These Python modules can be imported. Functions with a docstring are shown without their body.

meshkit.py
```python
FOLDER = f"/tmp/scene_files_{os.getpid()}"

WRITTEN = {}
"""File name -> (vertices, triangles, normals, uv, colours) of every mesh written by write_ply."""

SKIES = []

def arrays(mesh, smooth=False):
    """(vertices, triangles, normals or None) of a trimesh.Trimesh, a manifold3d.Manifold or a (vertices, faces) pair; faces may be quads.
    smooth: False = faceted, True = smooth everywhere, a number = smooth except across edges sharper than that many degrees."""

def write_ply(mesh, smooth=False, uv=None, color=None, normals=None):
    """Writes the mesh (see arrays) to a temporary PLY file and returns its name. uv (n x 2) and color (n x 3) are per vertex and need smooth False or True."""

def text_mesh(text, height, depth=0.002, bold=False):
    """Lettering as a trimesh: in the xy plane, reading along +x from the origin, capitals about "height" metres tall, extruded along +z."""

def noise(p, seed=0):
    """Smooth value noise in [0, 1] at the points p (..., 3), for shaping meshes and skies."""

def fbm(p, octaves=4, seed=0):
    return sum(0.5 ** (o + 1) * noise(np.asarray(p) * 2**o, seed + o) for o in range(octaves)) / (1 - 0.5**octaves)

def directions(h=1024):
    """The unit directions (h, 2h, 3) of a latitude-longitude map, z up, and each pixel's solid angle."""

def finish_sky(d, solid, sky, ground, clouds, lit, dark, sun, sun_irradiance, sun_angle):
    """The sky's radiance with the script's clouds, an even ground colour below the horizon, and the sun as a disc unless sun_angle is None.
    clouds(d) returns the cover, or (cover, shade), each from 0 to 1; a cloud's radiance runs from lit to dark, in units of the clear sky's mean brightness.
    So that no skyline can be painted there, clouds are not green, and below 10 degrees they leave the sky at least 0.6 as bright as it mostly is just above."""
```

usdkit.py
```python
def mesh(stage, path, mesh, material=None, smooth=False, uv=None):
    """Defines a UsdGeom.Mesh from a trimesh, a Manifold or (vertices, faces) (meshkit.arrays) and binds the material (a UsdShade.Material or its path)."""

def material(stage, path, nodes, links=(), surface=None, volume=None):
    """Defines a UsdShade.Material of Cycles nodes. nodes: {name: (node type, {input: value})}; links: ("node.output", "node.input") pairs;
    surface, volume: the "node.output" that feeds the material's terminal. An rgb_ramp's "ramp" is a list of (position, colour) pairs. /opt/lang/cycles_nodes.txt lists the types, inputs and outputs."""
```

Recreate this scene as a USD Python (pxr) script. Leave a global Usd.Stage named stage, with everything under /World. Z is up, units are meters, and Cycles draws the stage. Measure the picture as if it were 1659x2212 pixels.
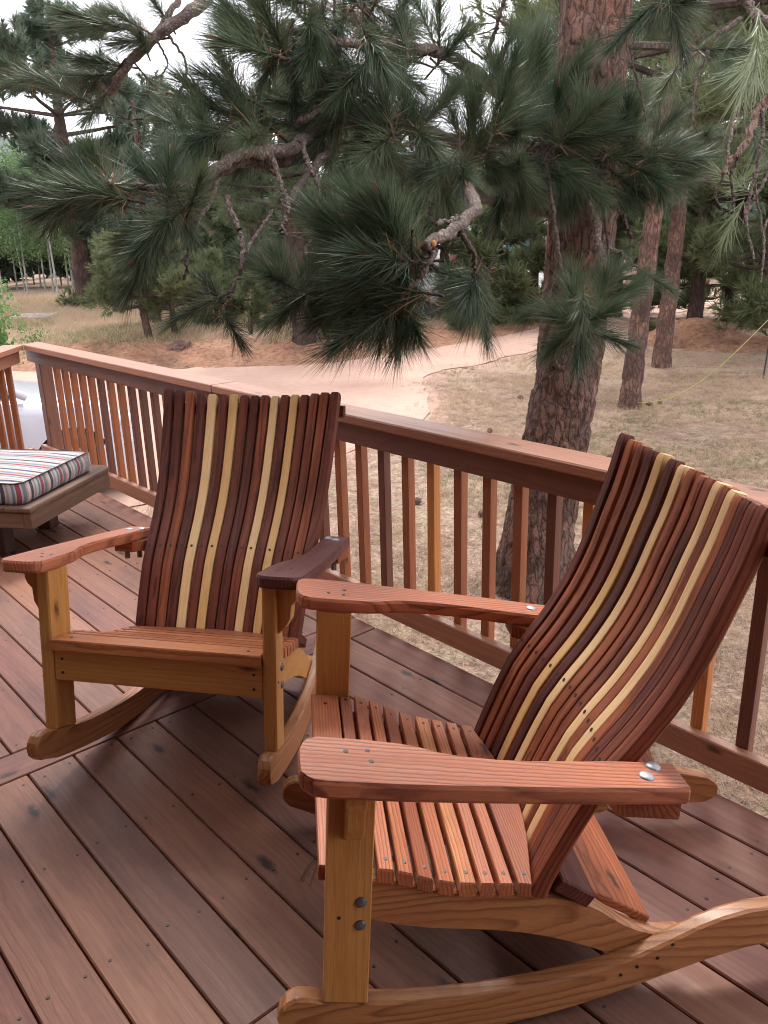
import math, random
import numpy as np
import trimesh, usdkit, meshkit
import mapbox_earcut
from pxr import Usd, UsdGeom, UsdLux, UsdShade, Gf, Sdf, Vt

random.seed(7)
rng = np.random.default_rng(7)
stage = Usd.Stage.CreateInMemory()
UsdGeom.SetStageUpAxis(stage, UsdGeom.Tokens.z)
UsdGeom.SetStageMetersPerUnit(stage, 1.0)
UsdGeom.Xform.Define(stage, '/World')
V3 = lambda *a: np.array(a, float)

# ------------------------------------------------------------------ camera, sky, sun, exposure
EYE = V3(0, 0, 1.545)                       # metres above the deck boards
PITCH, ROLL, YAW = math.radians(18.475), math.radians(1.5134), math.radians(131.163)
FWD = V3(0, math.cos(PITCH), -math.sin(PITCH))
_r0 = V3(1, 0, 0)
_d0 = np.cross(FWD, _r0)
RIGHT = math.cos(ROLL) * _r0 + math.sin(ROLL) * _d0
DOWN = -math.sin(ROLL) * _r0 + math.cos(ROLL) * _d0
EXPOSURE = 1.3
cam = UsdGeom.Camera.Define(stage, '/World/camera')
cam.CreateHorizontalApertureAttr(24.0)
cam.CreateVerticalApertureAttr(32.0)
cam.CreateFocalLengthAttr(24.0 * 3250 / 3024)
cam.CreateClippingRangeAttr(Gf.Vec2f(0.05, 5000))
cam.CreateExposureAttr(EXPOSURE)
_m = Gf.Matrix4d(1)
for i, row in enumerate((RIGHT, -DOWN, -FWD, EYE)):
    _m.SetRow(i, Gf.Vec4d(*row, 1.0 if i == 3 else 0.0))
cam.AddTransformOp().Set(_m)

SUN_EL, SUN_AZ = math.radians(50), math.radians(6)      # azimuth = atan2(x, y)
sun_dir = V3(math.cos(SUN_EL) * math.sin(SUN_AZ), math.cos(SUN_EL) * math.cos(SUN_AZ), math.sin(SUN_EL))
sky_mat = usdkit.material(stage, '/World/Looks/overcast_sky', {
    'sky': ('sky_texture', {'sky_type': 'single_scattering', 'sun_disc': False, 'sun_elevation': SUN_EL, 'sun_rotation': SUN_AZ, 'altitude': 2300.0, 'air_density': 1.0, 'aerosol_density': 1.5}),
    'co': ('texture_coordinate', {}),
    'mp': ('mapping', {'scale': (1.0, 1.0, 2.2)}),
    'cl': ('noise_texture', {'scale': 2.2, 'detail': 6.0, 'roughness': 0.55}),
    'cr': ('rgb_ramp', {'ramp': [(0.25, (0.84, 0.84, 0.84)), (0.6, (1, 1, 1))]}),
    'cc': ('mix_color', {'blend_type': 'multiply', 'fac': 1.0, 'a': (10.7, 10.5, 10.9), 'use_clamp': False}),
    'mx': ('mix_color', {'fac': 0.86}),
    'bg': ('background_shader', {'strength': 0.11}),
}, [('co.generated', 'mp.vector'), ('mp.vector', 'cl.vector'), ('cl.fac', 'cr.fac'), ('cr.color', 'cc.b'), ('sky.color', 'mx.a'), ('cc.result', 'mx.b'), ('mx.result', 'bg.color')], surface='bg.background')
dome = UsdLux.DomeLight.Define(stage, '/World/sky')
UsdShade.MaterialBindingAPI.Apply(dome.GetPrim()).Bind(sky_mat)
sun = UsdLux.DistantLight.Define(stage, '/World/sun')
sun.CreateIntensityAttr(0.4)
sun.CreateAngleAttr(16.0)
sun.CreateNormalizeAttr(True)
sun.CreateColorAttr(Gf.Vec3f(1.0, 0.95, 0.9))
_z = sun_dir / np.linalg.norm(sun_dir)
_x = np.cross(V3(0, 0, 1), _z); _x /= np.linalg.norm(_x)
_y = np.cross(_z, _x)
_m = Gf.Matrix4d(1)
for i, row in enumerate((_x, _y, _z)):
    _m.SetRow(i, Gf.Vec4d(*row, 0))
sun.AddTransformOp().Set(_m)

# ------------------------------------------------------------------ helpers
_used = {}
def numbered(parent, name):
    k = (parent, name)
    n = _used.get(k, 0)
    _used[k] = n + 1
    return f'{parent}/{name}' if n == 0 else f'{parent}/{name}_{n:03d}'

def tag(prim, label=None, category=None, group=None, kind=None):
    prim = prim.GetPrim() if hasattr(prim, 'GetPrim') else prim
    for k, v in (('label', label), ('category', category), ('group', group), ('kind', kind)):
        if v:
            prim.SetCustomDataByKey(k, v)
    return prim

def thing(name, label=None, category=None, group=None, kind=None, loc=None, rows=None):
    """An Xform under /World whose children are its parts; rows are the local axes in world space."""
    path = numbered('/World', name)
    x = UsdGeom.Xform.Define(stage, path)
    if rows is not None or loc is not None:
        m = Gf.Matrix4d(1)
        for i, row in enumerate(rows if rows is not None else np.eye(3)):
            m.SetRow(i, Gf.Vec4d(*map(float, row), 0))
        m.SetRow(3, Gf.Vec4d(*map(float, loc), 1))
        x.AddTransformOp().Set(m)
    tag(x, label, category, group, kind)
    return path

def put(parent, name, geo, mat, gc=None, smooth=False, label=None, kind=None):
    """One Mesh prim under parent; gc(vertices) gives the grain coordinates stored on the mesh."""
    path = numbered(parent, name)
    v, f, n = meshkit.arrays(geo, smooth)
    m = UsdGeom.Mesh.Define(stage, path)
    m.CreatePointsAttr(Vt.Vec3fArray.FromNumpy(v.astype(np.float32)))
    m.CreateFaceVertexCountsAttr(Vt.IntArray.FromNumpy(np.full(len(f), 3, np.int32)))
    m.CreateFaceVertexIndicesAttr(Vt.IntArray.FromNumpy(f.astype(np.int32).ravel()))
    m.CreateSubdivisionSchemeAttr('none')
    m.CreateDoubleSidedAttr(True)
    if n is not None:
        m.CreateNormalsAttr(Vt.Vec3fArray.FromNumpy(n.astype(np.float32)))
        m.SetNormalsInterpolation('vertex')
    if gc is not None:
        g = np.asarray(gc(v), np.float32)
        UsdGeom.PrimvarsAPI(m).CreatePrimvar('gc', Sdf.ValueTypeNames.Float3Array, 'vertex').Set(Vt.Vec3fArray.FromNumpy(g))
    UsdShade.MaterialBindingAPI.Apply(m.GetPrim()).Bind(mat)
    tag(m, label=label, kind=kind)
    return path

def top(name, geo, mat, label, category, group=None, kind=None, **k):
    p = put('/World', name, geo, mat, **k)
    tag(stage.GetPrimAtPath(p), label, category, group, kind)
    return p

def fix(m):
    """Outward normals for a closed mesh."""
    m = m if isinstance(m, trimesh.Trimesh) else trimesh.Trimesh(m[0], m[1], process=False)
    if m.volume < 0:
        m.invert()
    return m

def cat(ms):
    return trimesh.util.concatenate([m if isinstance(m, trimesh.Trimesh) else trimesh.Trimesh(m[0], m[1], process=False) for m in ms])

def cbox(lx, ly, lz, b=0.004, c=(0, 0, 0)):
    """Box with chamfered edges, centred at c."""
    h = np.array([lx, ly, lz]) / 2
    b = min(b, *(h * 0.9))
    p = []
    for s in np.ndindex(2, 2, 2):
        s = np.array(s) * 2 - 1
        for k in range(3):
            q = h.copy() - b
            q[k] = h[k]
            p.append(s * q)
    m = trimesh.convex.convex_hull(np.array(p))
    m.apply_translation(c)
    return m

def slab(poly, h, b=0.004, steps=1):
    """Plate: the outline poly (n x 2) extruded from 0 to h along the third axis, edges eased by b."""
    p = np.asarray(poly, float)
    area = 0.5 * np.sum(p[:, 0] * np.roll(p[:, 1], -1) - np.roll(p[:, 0], -1) * p[:, 1])
    if area < 0:
        p = p[::-1]
    a, c = p - np.roll(p, 1, 0), np.roll(p, -1, 0) - p
    a /= np.linalg.norm(a, axis=1, keepdims=True) + 1e-12
    c /= np.linalg.norm(c, axis=1, keepdims=True) + 1e-12
    na, nc = np.stack([-a[:, 1], a[:, 0]], 1), np.stack([-c[:, 1], c[:, 0]], 1)
    m = na + nc
    m /= np.maximum(np.linalg.norm(m, axis=1, keepdims=True) ** 2, 0.5) / 2
    ins = p + m * b * 0.5 * 2 / 2
    if b > 0:
        layers = [(ins, 0.0), (p, b), (p, h - b), (ins, h)]
    else:
        layers = [(p, 0.0), (p, h)]
    n = len(p)
    v = np.vstack([np.column_stack([q, np.full(n, z)]) for q, z in layers])
    f = []
    for L in range(len(layers) - 1):
        i = np.arange(n); j = (i + 1) % n
        f += [np.column_stack([L * n + i, L * n + j, (L + 1) * n + j]), np.column_stack([L * n + i, (L + 1) * n + j, (L + 1) * n + i])]
    t = mapbox_earcut.triangulate_float64(layers[0][0], np.array([n], np.uint32)).reshape(-1, 3).astype(int)
    f += [t[:, ::-1], t + (len(layers) - 1) * n]
    return fix(trimesh.Trimesh(v, np.vstack(f), process=False))

def axes(m, order, flip=True):
    """Reorders a mesh's axes: order names where (a, b, c) go, as columns of the result."""
    v = np.asarray(m.vertices)[:, order]
    return fix(trimesh.Trimesh(v, np.asarray(m.faces), process=False))

def tube(pts, radii, sides=8, cap=True, bump=0.0, seed=0):
    p = np.asarray(pts, float)
    r = np.broadcast_to(radii, (len(p),)).astype(float)
    t = np.gradient(p, axis=0)
    t /= np.linalg.norm(t, axis=1, keepdims=True) + 1e-12
    up = V3(0, 0, 1) if abs(t[:, 2]).mean() < 0.8 else V3(1, 0, 0)
    a = np.cross(t, up); a /= np.linalg.norm(a, axis=1, keepdims=True) + 1e-12
    b = np.cross(t, a)
    ang = np.arange(sides) * 2 * np.pi / sides
    rr = r[:, None] * np.ones(sides)
    if bump:
        rr = rr * (1 + bump * (np.random.default_rng(seed).random(rr.shape) - 0.5) * 2)
    v = p[:, None] + rr[..., None] * (np.cos(ang)[None, :, None] * a[:, None] + np.sin(ang)[None, :, None] * b[:, None])
    n = len(p)
    i, j = np.meshgrid(np.arange(n - 1), np.arange(sides), indexing='ij')
    q = np.stack([i * sides + j, i * sides + (j + 1) % sides, (i + 1) * sides + (j + 1) % sides, (i + 1) * sides + j], -1).reshape(-1, 4)
    f = np.vstack([q[:, [0, 1, 2]], q[:, [0, 2, 3]]])
    v = v.reshape(-1, 3)
    if cap:
        v = np.vstack([v, p[0], p[-1]])
        k = np.arange(sides)
        f = np.vstack([f, np.column_stack([np.full(sides, n * sides), (k + 1) % sides, k]), np.column_stack([np.full(sides, n * sides + 1), (n - 1) * sides + k, (n - 1) * sides + (k + 1) % sides])])
    return fix(trimesh.Trimesh(v, f, process=False)) if cap else trimesh.Trimesh(v, f, process=False)

def smooth_path(pts, n):
    """Catmull-Rom through pts, n points."""
    p = np.asarray(pts, float)
    if len(p) == 2:
        return p[0] + (p[1] - p[0]) * np.linspace(0, 1, n)[:, None]
    e = np.vstack([2 * p[0] - p[1], p, 2 * p[-1] - p[-2]])
    out = []
    for t in np.linspace(0, len(p) - 1, n):
        i = min(int(t), len(p) - 2); u = t - i
        a, b, c, d = e[i:i + 4]
        out.append(0.5 * (2 * b + (c - a) * u + (2 * a - 5 * b + 4 * c - d) * u * u + (3 * b - a - 3 * c + d) * u ** 3))
    return np.array(out)

def ray(px, py):
    """Direction through a place in the photograph (1659 x 2212 grid), one metre deep."""
    return FWD + RIGHT * (px - 829.5) / 1783.0 + DOWN * (py - 1106) / 1783.0

def at(px, py, depth):
    return EYE + ray(px, py) * depth

U = V3(math.cos(YAW), math.sin(YAW), 0)       # along the deck boards and the railing
N = V3(math.sin(YAW), -math.cos(YAW), 0)      # across them; towards the house it is negative
N = N if N[1] < 0 else -N
def un(u, n, z=0.0):
    return U * u + N * n + V3(0, 0, z)
DECK_ROWS = (U, N, V3(0, 0, 1)) if np.dot(np.cross(U, N), V3(0, 0, 1)) > 0 else (U, N, V3(0, 0, 1))

def board_gc(along=0, across=1, thick=2, seed=None, pith=0.06, quarter=False):
    """Grain coordinates: x runs along the board, y and z across it, with the pith somewhere off the board."""
    r = np.random.default_rng(rng.integers(1 << 30) if seed is None else seed)
    ox = r.uniform(0, 40); a = r.uniform(0, 2 * math.pi); d = r.uniform(pith * 0.6, pith * 1.8)
    oy, oz = d * math.cos(a) * 0.6, -abs(d * math.sin(a)) - pith * 0.5
    if quarter:                      # growth rings standing on edge: straight stripes along the face
        oy, oz = r.choice([-1, 1]) * r.uniform(.11, .2), -r.uniform(.01, .05)
    def g(v):
        return np.column_stack([v[:, along] + ox, v[:, across] - v[:, across].mean() + oy, v[:, thick] - v[:, thick].mean() + oz])
    return g
# ------------------------------------------------------------------ materials
def mat(name, nodes, links, surface='p.BSDF'):
    return usdkit.material(stage, '/World/Looks/' + name, nodes, links, surface=surface)

def plain(name, color, rough=0.5, metallic=0.0, var=0.0, scale=20.0, **kw):
    nodes = {'p': ('principled_bsdf', {'base_color': color, 'roughness': rough, 'metallic': metallic, **kw})}
    links = []
    if var:
        nodes['c'] = ('texture_coordinate', {})
        nodes['n'] = ('noise_texture', {'scale': scale, 'detail': 5.0})
        nodes['r'] = ('rgb_ramp', {'ramp': [(0.3, tuple(np.array(color) * (1 - var))), (0.7, tuple(np.minimum(1, np.array(color) * (1 + var))))]})
        links = [('c.object', 'n.vector'), ('n.fac', 'r.fac'), ('r.color', 'p.base_color')]
    return mat(name, nodes, links)

def wood(name, early, late, streak, ring=42.0, ring_amt=0.75, rough=0.42, coat=0.0, spec=0.45, knot=0.5, knot_color=(0.05, 0.025, 0.018), stain=None, stain_amt=0.0, bump=0.25, kscale=(2.6, 7.0)):
    nodes = {
        'a': ('attribute', {'attribute': 'gc'}),
        # wandering of the grain
        'm1': ('mapping', {'mapping_type': 'point', 'scale': (1.6, 9.0, 9.0)}),
        'n1': ('noise_texture', {'scale': 1.0, 'detail': 3.0, 'roughness': 0.5}),
        's1': ('vector_math', {'math_type': 'subtract', 'vector2': (0.5, 0.5, 0.5)}),
        'k1': ('vector_math', {'math_type': 'multiply', 'vector2': (0.0, 0.035, 0.035)}),
        # knots: sparse cells along the board push the rings aside
        'mk': ('mapping', {'mapping_type': 'point', 'scale': (kscale[0], kscale[1], 1.0)}),
        'vk': ('voronoi_texture', {'dimensions': '2D', 'scale': 1.0, 'randomness': 1.0}),
        'kc': ('separate_color', {}),
        'kt': ('math', {'math_type': 'less_than', 'value2': knot}),
        'kq': ('vector_math', {'math_type': 'multiply', 'vector2': (0.10, 0.16, 0.0)}),
        'kp': ('vector_math', {'math_type': 'add'}),
        'm6': ('mapping', {'mapping_type': 'point', 'scale': (30.0, 60.0, 1.0)}),
        'n6': ('noise_texture', {'scale': 1.0, 'detail': 3.0}),
        's6': ('vector_math', {'math_type': 'subtract', 'vector2': (0.5, 0.5, 0.5)}),
        'kr': ('map_range', {'range_type': 'smoothstep', 'from_min': 0.015, 'from_max': 0.115, 'to_min': 1.0, 'to_max': 0.0, 'clamp': True}),
        'km': ('math', {'math_type': 'multiply'}),
        'kw': ('map_range', {'from_min': 0.05, 'from_max': 0.42, 'to_min': 0.028, 'to_max': 0.0, 'clamp': True}),
        'kv': ('math', {'math_type': 'multiply'}),
        'kx': ('combine_xyz', {'x': 0.0, 'z': 0.0}),
        'w0': ('vector_math', {'math_type': 'add'}),
        'w1': ('vector_math', {'math_type': 'add'}),
        'wv': ('wave_texture', {'wave_type': 'rings', 'rings_direction': 'x', 'profile': 'saw', 'scale': ring, 'distortion': 1.2, 'detail': 2.0, 'detail_scale': 1.2, 'detail_roughness': 0.5}),
        'rp': ('rgb_ramp', {'ramp': [(0.0, (0, 0, 0)), (0.45, (0.12, 0.12, 0.12)), (0.86, (1, 1, 1)), (1.0, (0.15, 0.15, 0.15))]}),
        'ra': ('math', {'math_type': 'multiply', 'value2': ring_amt}),
        'c1': ('mix_color', {'a': early, 'b': late}),
        # streaks and tone along the board
        'm2': ('mapping', {'mapping_type': 'point', 'scale': (0.9, 26.0, 26.0)}),
        'n2': ('noise_texture', {'scale': 1.0, 'detail': 4.0, 'roughness': 0.6}),
        'r2': ('map_range', {'from_min': 0.42, 'from_max': 0.68, 'to_min': 0.0, 'to_max': 0.85, 'clamp': True}),
        'c2': ('mix_color', {'b': streak}),
        'm3': ('mapping', {'mapping_type': 'point', 'scale': (14.0, 420.0, 420.0)}),
        'n3': ('noise_texture', {'scale': 1.0, 'detail': 2.0}),
        'r3': ('rgb_ramp', {'ramp': [(0.2, (0.8, 0.8, 0.8)), (0.8, (1.12, 1.12, 1.12))]}),
        'c3': ('mix_color', {'blend_type': 'multiply', 'fac': 1.0, 'use_clamp': False}),
        'c4': ('mix_color', {'b': knot_color}),
        'rr': ('map_range', {'from_min': 0.2, 'from_max': 0.8, 'to_min': rough - 0.09, 'to_max': rough + 0.12}),
        'b1': ('bump', {'strength': bump, 'distance': 0.002}),
        'bs': ('math', {'math_type': 'add'}),
        'p': ('principled_bsdf', {'coat_weight': coat, 'coat_roughness': 0.25, 'specular_ior_level': spec}),
    }
    links = [('a.vector', 'm1.vector'), ('m1.vector', 'n1.vector'), ('n1.color', 's1.vector1'), ('s1.vector', 'k1.vector1'),
             ('a.vector', 'mk.vector'), ('a.vector', 'm6.vector'), ('m6.vector', 'n6.vector'), ('n6.color', 's6.vector1'), ('s6.vector', 'kq.vector1'), ('mk.vector', 'kp.vector1'), ('kq.vector', 'kp.vector2'), ('kp.vector', 'vk.vector'), ('vk.color', 'kc.color'), ('kc.r', 'kt.value1'),
             ('vk.distance', 'kr.value'), ('kr.result', 'km.value1'), ('kt.value', 'km.value2'),
             ('vk.distance', 'kw.value'), ('kw.result', 'kv.value1'), ('kt.value', 'kv.value2'), ('kv.value', 'kx.y'),
             ('a.vector', 'w0.vector1'), ('k1.vector', 'w0.vector2'), ('w0.vector', 'w1.vector1'), ('kx.vector', 'w1.vector2'),
             ('w1.vector', 'wv.vector'), ('wv.fac', 'rp.fac'), ('rp.color', 'ra.value1'), ('ra.value', 'c1.fac'),
             ('a.vector', 'm2.vector'), ('m2.vector', 'n2.vector'), ('n2.fac', 'r2.value'), ('r2.result', 'c2.fac'), ('c1.result', 'c2.a'),
             ('a.vector', 'm3.vector'), ('m3.vector', 'n3.vector'), ('n3.fac', 'r3.fac'), ('c2.result', 'c3.a'), ('r3.color', 'c3.b'),
             ('c3.result', 'c4.a'), ('km.value', 'c4.fac'),
             ('n2.fac', 'rr.value'), ('rr.result', 'p.roughness'),
             ('ra.value', 'bs.value1'), ('n3.fac', 'bs.value2'), ('bs.value', 'b1.height'), ('b1.normal', 'p.normal')]
    last = 'c4.result'
    if stain:
        nodes['m5'] = ('mapping', {'mapping_type': 'point', 'scale': (2.2, 5.0, 5.0)})
        nodes['n5'] = ('noise_texture', {'scale': 1.0, 'detail': 5.0, 'roughness': 0.6})
        nodes['r5'] = ('map_range', {'from_min': 0.5, 'from_max': 0.75, 'to_min': 0.0, 'to_max': stain_amt, 'clamp': True})
        nodes['c5'] = ('mix_color', {'b': stain})
        links += [('a.vector', 'm5.vector'), ('m5.vector', 'n5.vector'), ('n5.fac', 'r5.value'), ('r5.result', 'c5.fac'), (last, 'c5.a')]
        last = 'c5.result'
    links.append((last, 'p.base_color'))
    return mat(name, nodes, links)

# oiled redwood and pale fir of the chairs; early wood, late wood, streak
RED = [wood('redwood_%d' % i, e, l, s, ring=r, ring_amt=0.85, rough=0.5, coat=0.0, spec=0.22, knot=0.10, stain=(0.024, 0.009, 0.008), stain_amt=0.8)
       for i, (e, l, s, r) in enumerate([
        ((0.300, 0.088, 0.044), (0.085, 0.022, 0.014), (0.180, 0.048, 0.027), 32),
        ((0.205, 0.058, 0.034), (0.065, 0.018, 0.013), (0.120, 0.033, 0.022), 40),
        ((0.370, 0.112, 0.050), (0.110, 0.029, 0.016), (0.230, 0.063, 0.031), 34),
        ((0.150, 0.042, 0.028), (0.050, 0.014, 0.012), (0.085, 0.024, 0.018), 30),
        ((0.450, 0.140, 0.058), (0.140, 0.036, 0.017), (0.280, 0.078, 0.034), 28)])]
SEATW = [wood('seat_redwood_%d' % i, e, l, s, ring=r, ring_amt=0.75, rough=0.42, coat=0.0, spec=0.3, knot=0.16, stain=(0.10, 0.03, 0.02), stain_amt=0.4)
         for i, (e, l, s, r) in enumerate([
        ((0.55, 0.190, 0.085), (0.220, 0.060, 0.032), (0.40, 0.122, 0.060), 40),
        ((0.43, 0.140, 0.068), (0.165, 0.047, 0.028), (0.30, 0.090, 0.048), 52),
        ((0.62, 0.250, 0.095), (0.290, 0.086, 0.038), (0.50, 0.170, 0.072), 34)])]
ARMW = wood('arm_redwood', (0.54, 0.190, 0.096), (0.160, 0.044, 0.030), (0.41, 0.130, 0.068), ring=27, ring_amt=0.8, rough=0.44, coat=0.0, spec=0.3, knot=0.05)
ARMD = wood('arm_redwood_dark', (0.150, 0.052, 0.044), (0.066, 0.022, 0.021), (0.10, 0.034, 0.030), ring=32, ring_amt=0.85, rough=0.45, coat=0.0, spec=0.25, knot=0.08)
YEL = [wood('pale_sapwood_%d' % i, e, l, s, ring=28, ring_amt=0.45, rough=0.45, coat=0.0, spec=0.3, knot=0.16, knot_color=(0.22, 0.09, 0.03))
       for i, (e, l, s) in enumerate([((0.82, 0.550, 0.285), (0.74, 0.44, 0.20), (0.79, 0.50, 0.245)), ((0.74, 0.450, 0.195), (0.64, 0.35, 0.125), (0.68, 0.39, 0.15))])]
FIR = wood('oiled_fir', (0.60, 0.300, 0.090), (0.47, 0.190, 0.050), (0.53, 0.240, 0.066), ring=26, ring_amt=0.6, rough=0.36, coat=0.18, knot=0.12, knot_color=(0.10, 0.04, 0.02))
FIRB = wood('oiled_fir_brown', (0.46, 0.205, 0.080), (0.190, 0.064, 0.026), (0.38, 0.150, 0.056), ring=20, ring_amt=0.85, rough=0.4, coat=0.12, knot=0.12, knot_color=(0.06, 0.03, 0.02))
DECKW = [wood('deck_cedar_%d' % i, e, l, s, ring=22, ring_amt=0.5, rough=0.52, coat=0.0, spec=0.3, knot=0.46, knot_color=(0.040, 0.024, 0.022), stain=(0.085, 0.044, 0.040), stain_amt=0.6, bump=0.2, kscale=(2.0, 6.0))
         for i, (e, l, s) in enumerate([
        ((0.270, 0.122, 0.082), (0.165, 0.066, 0.044), (0.205, 0.092, 0.066)),
        ((0.235, 0.098, 0.070), (0.145, 0.056, 0.041), (0.175, 0.073, 0.057)),
        ((0.235, 0.117, 0.084), (0.155, 0.072, 0.053), (0.185, 0.092, 0.070)),
        ((0.310, 0.146, 0.092), (0.200, 0.082, 0.051), (0.245, 0.110, 0.074))])]
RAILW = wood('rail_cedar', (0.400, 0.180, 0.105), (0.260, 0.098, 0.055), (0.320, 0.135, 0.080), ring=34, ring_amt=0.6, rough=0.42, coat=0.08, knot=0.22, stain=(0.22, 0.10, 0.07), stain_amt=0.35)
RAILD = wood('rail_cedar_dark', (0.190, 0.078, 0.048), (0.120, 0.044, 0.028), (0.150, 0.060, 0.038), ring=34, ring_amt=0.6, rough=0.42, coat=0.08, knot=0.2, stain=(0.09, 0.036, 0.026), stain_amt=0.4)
BALW = [wood('baluster_cedar_%d' % i, e, l, s, ring=36, ring_amt=0.65, rough=0.42, coat=0.08, knot=0.05)
        for i, (e, l, s) in enumerate([((0.62, 0.270, 0.075), (0.42, 0.150, 0.040), (0.50, 0.200, 0.055)),
                                       ((0.34, 0.115, 0.045), (0.20, 0.060, 0.026), (0.26, 0.084, 0.035)),
                                       ((0.15, 0.055, 0.034), (0.095, 0.033, 0.022), (0.12, 0.043, 0.028)),
                                       ((0.52, 0.200, 0.058), (0.32, 0.105, 0.034), (0.41, 0.145, 0.045))])]
OTTW = wood('weathered_table_wood', (0.185, 0.105, 0.066), (0.095, 0.055, 0.038), (0.120, 0.070, 0.048), ring=24, ring_amt=0.7, rough=0.55, knot=0.2, stain=(0.035, 0.024, 0.020), stain_amt=0.85)
OTTD = wood('dark_leg_wood', (0.075, 0.036, 0.026), (0.045, 0.022, 0.016), (0.055, 0.027, 0.020), ring=24, rough=0.55, knot=0.1)
SCREW = plain('dark_screw_hole', (0.012, 0.009, 0.010), 0.5)
SCREWB = plain('screw_head', (0.075, 0.058, 0.052), 0.55, 0.3)
ZINC = plain('zinc_bolt', (0.36, 0.36, 0.38), 0.5, 0.8, var=0.12, scale=160)
BOLTD = plain('dark_bolt', (0.16, 0.16, 0.175), 0.42, 0.6, var=0.15, scale=160)

def pos_noise_material(name, base_nodes, base_links, rough=0.9, bump_from=None, bump=0.5, dist=0.02):
    nodes = {'g': ('geometry', {}), **base_nodes, 'p': ('principled_bsdf', {'roughness': rough, 'specular_ior_level': 0.2})}
    links = list(base_links)
    if bump_from:
        nodes['b'] = ('bump', {'strength': bump, 'distance': dist})
        links += [(bump_from, 'b.height'), ('b.normal', 'p.normal')]
    return mat(name, nodes, links)

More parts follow.
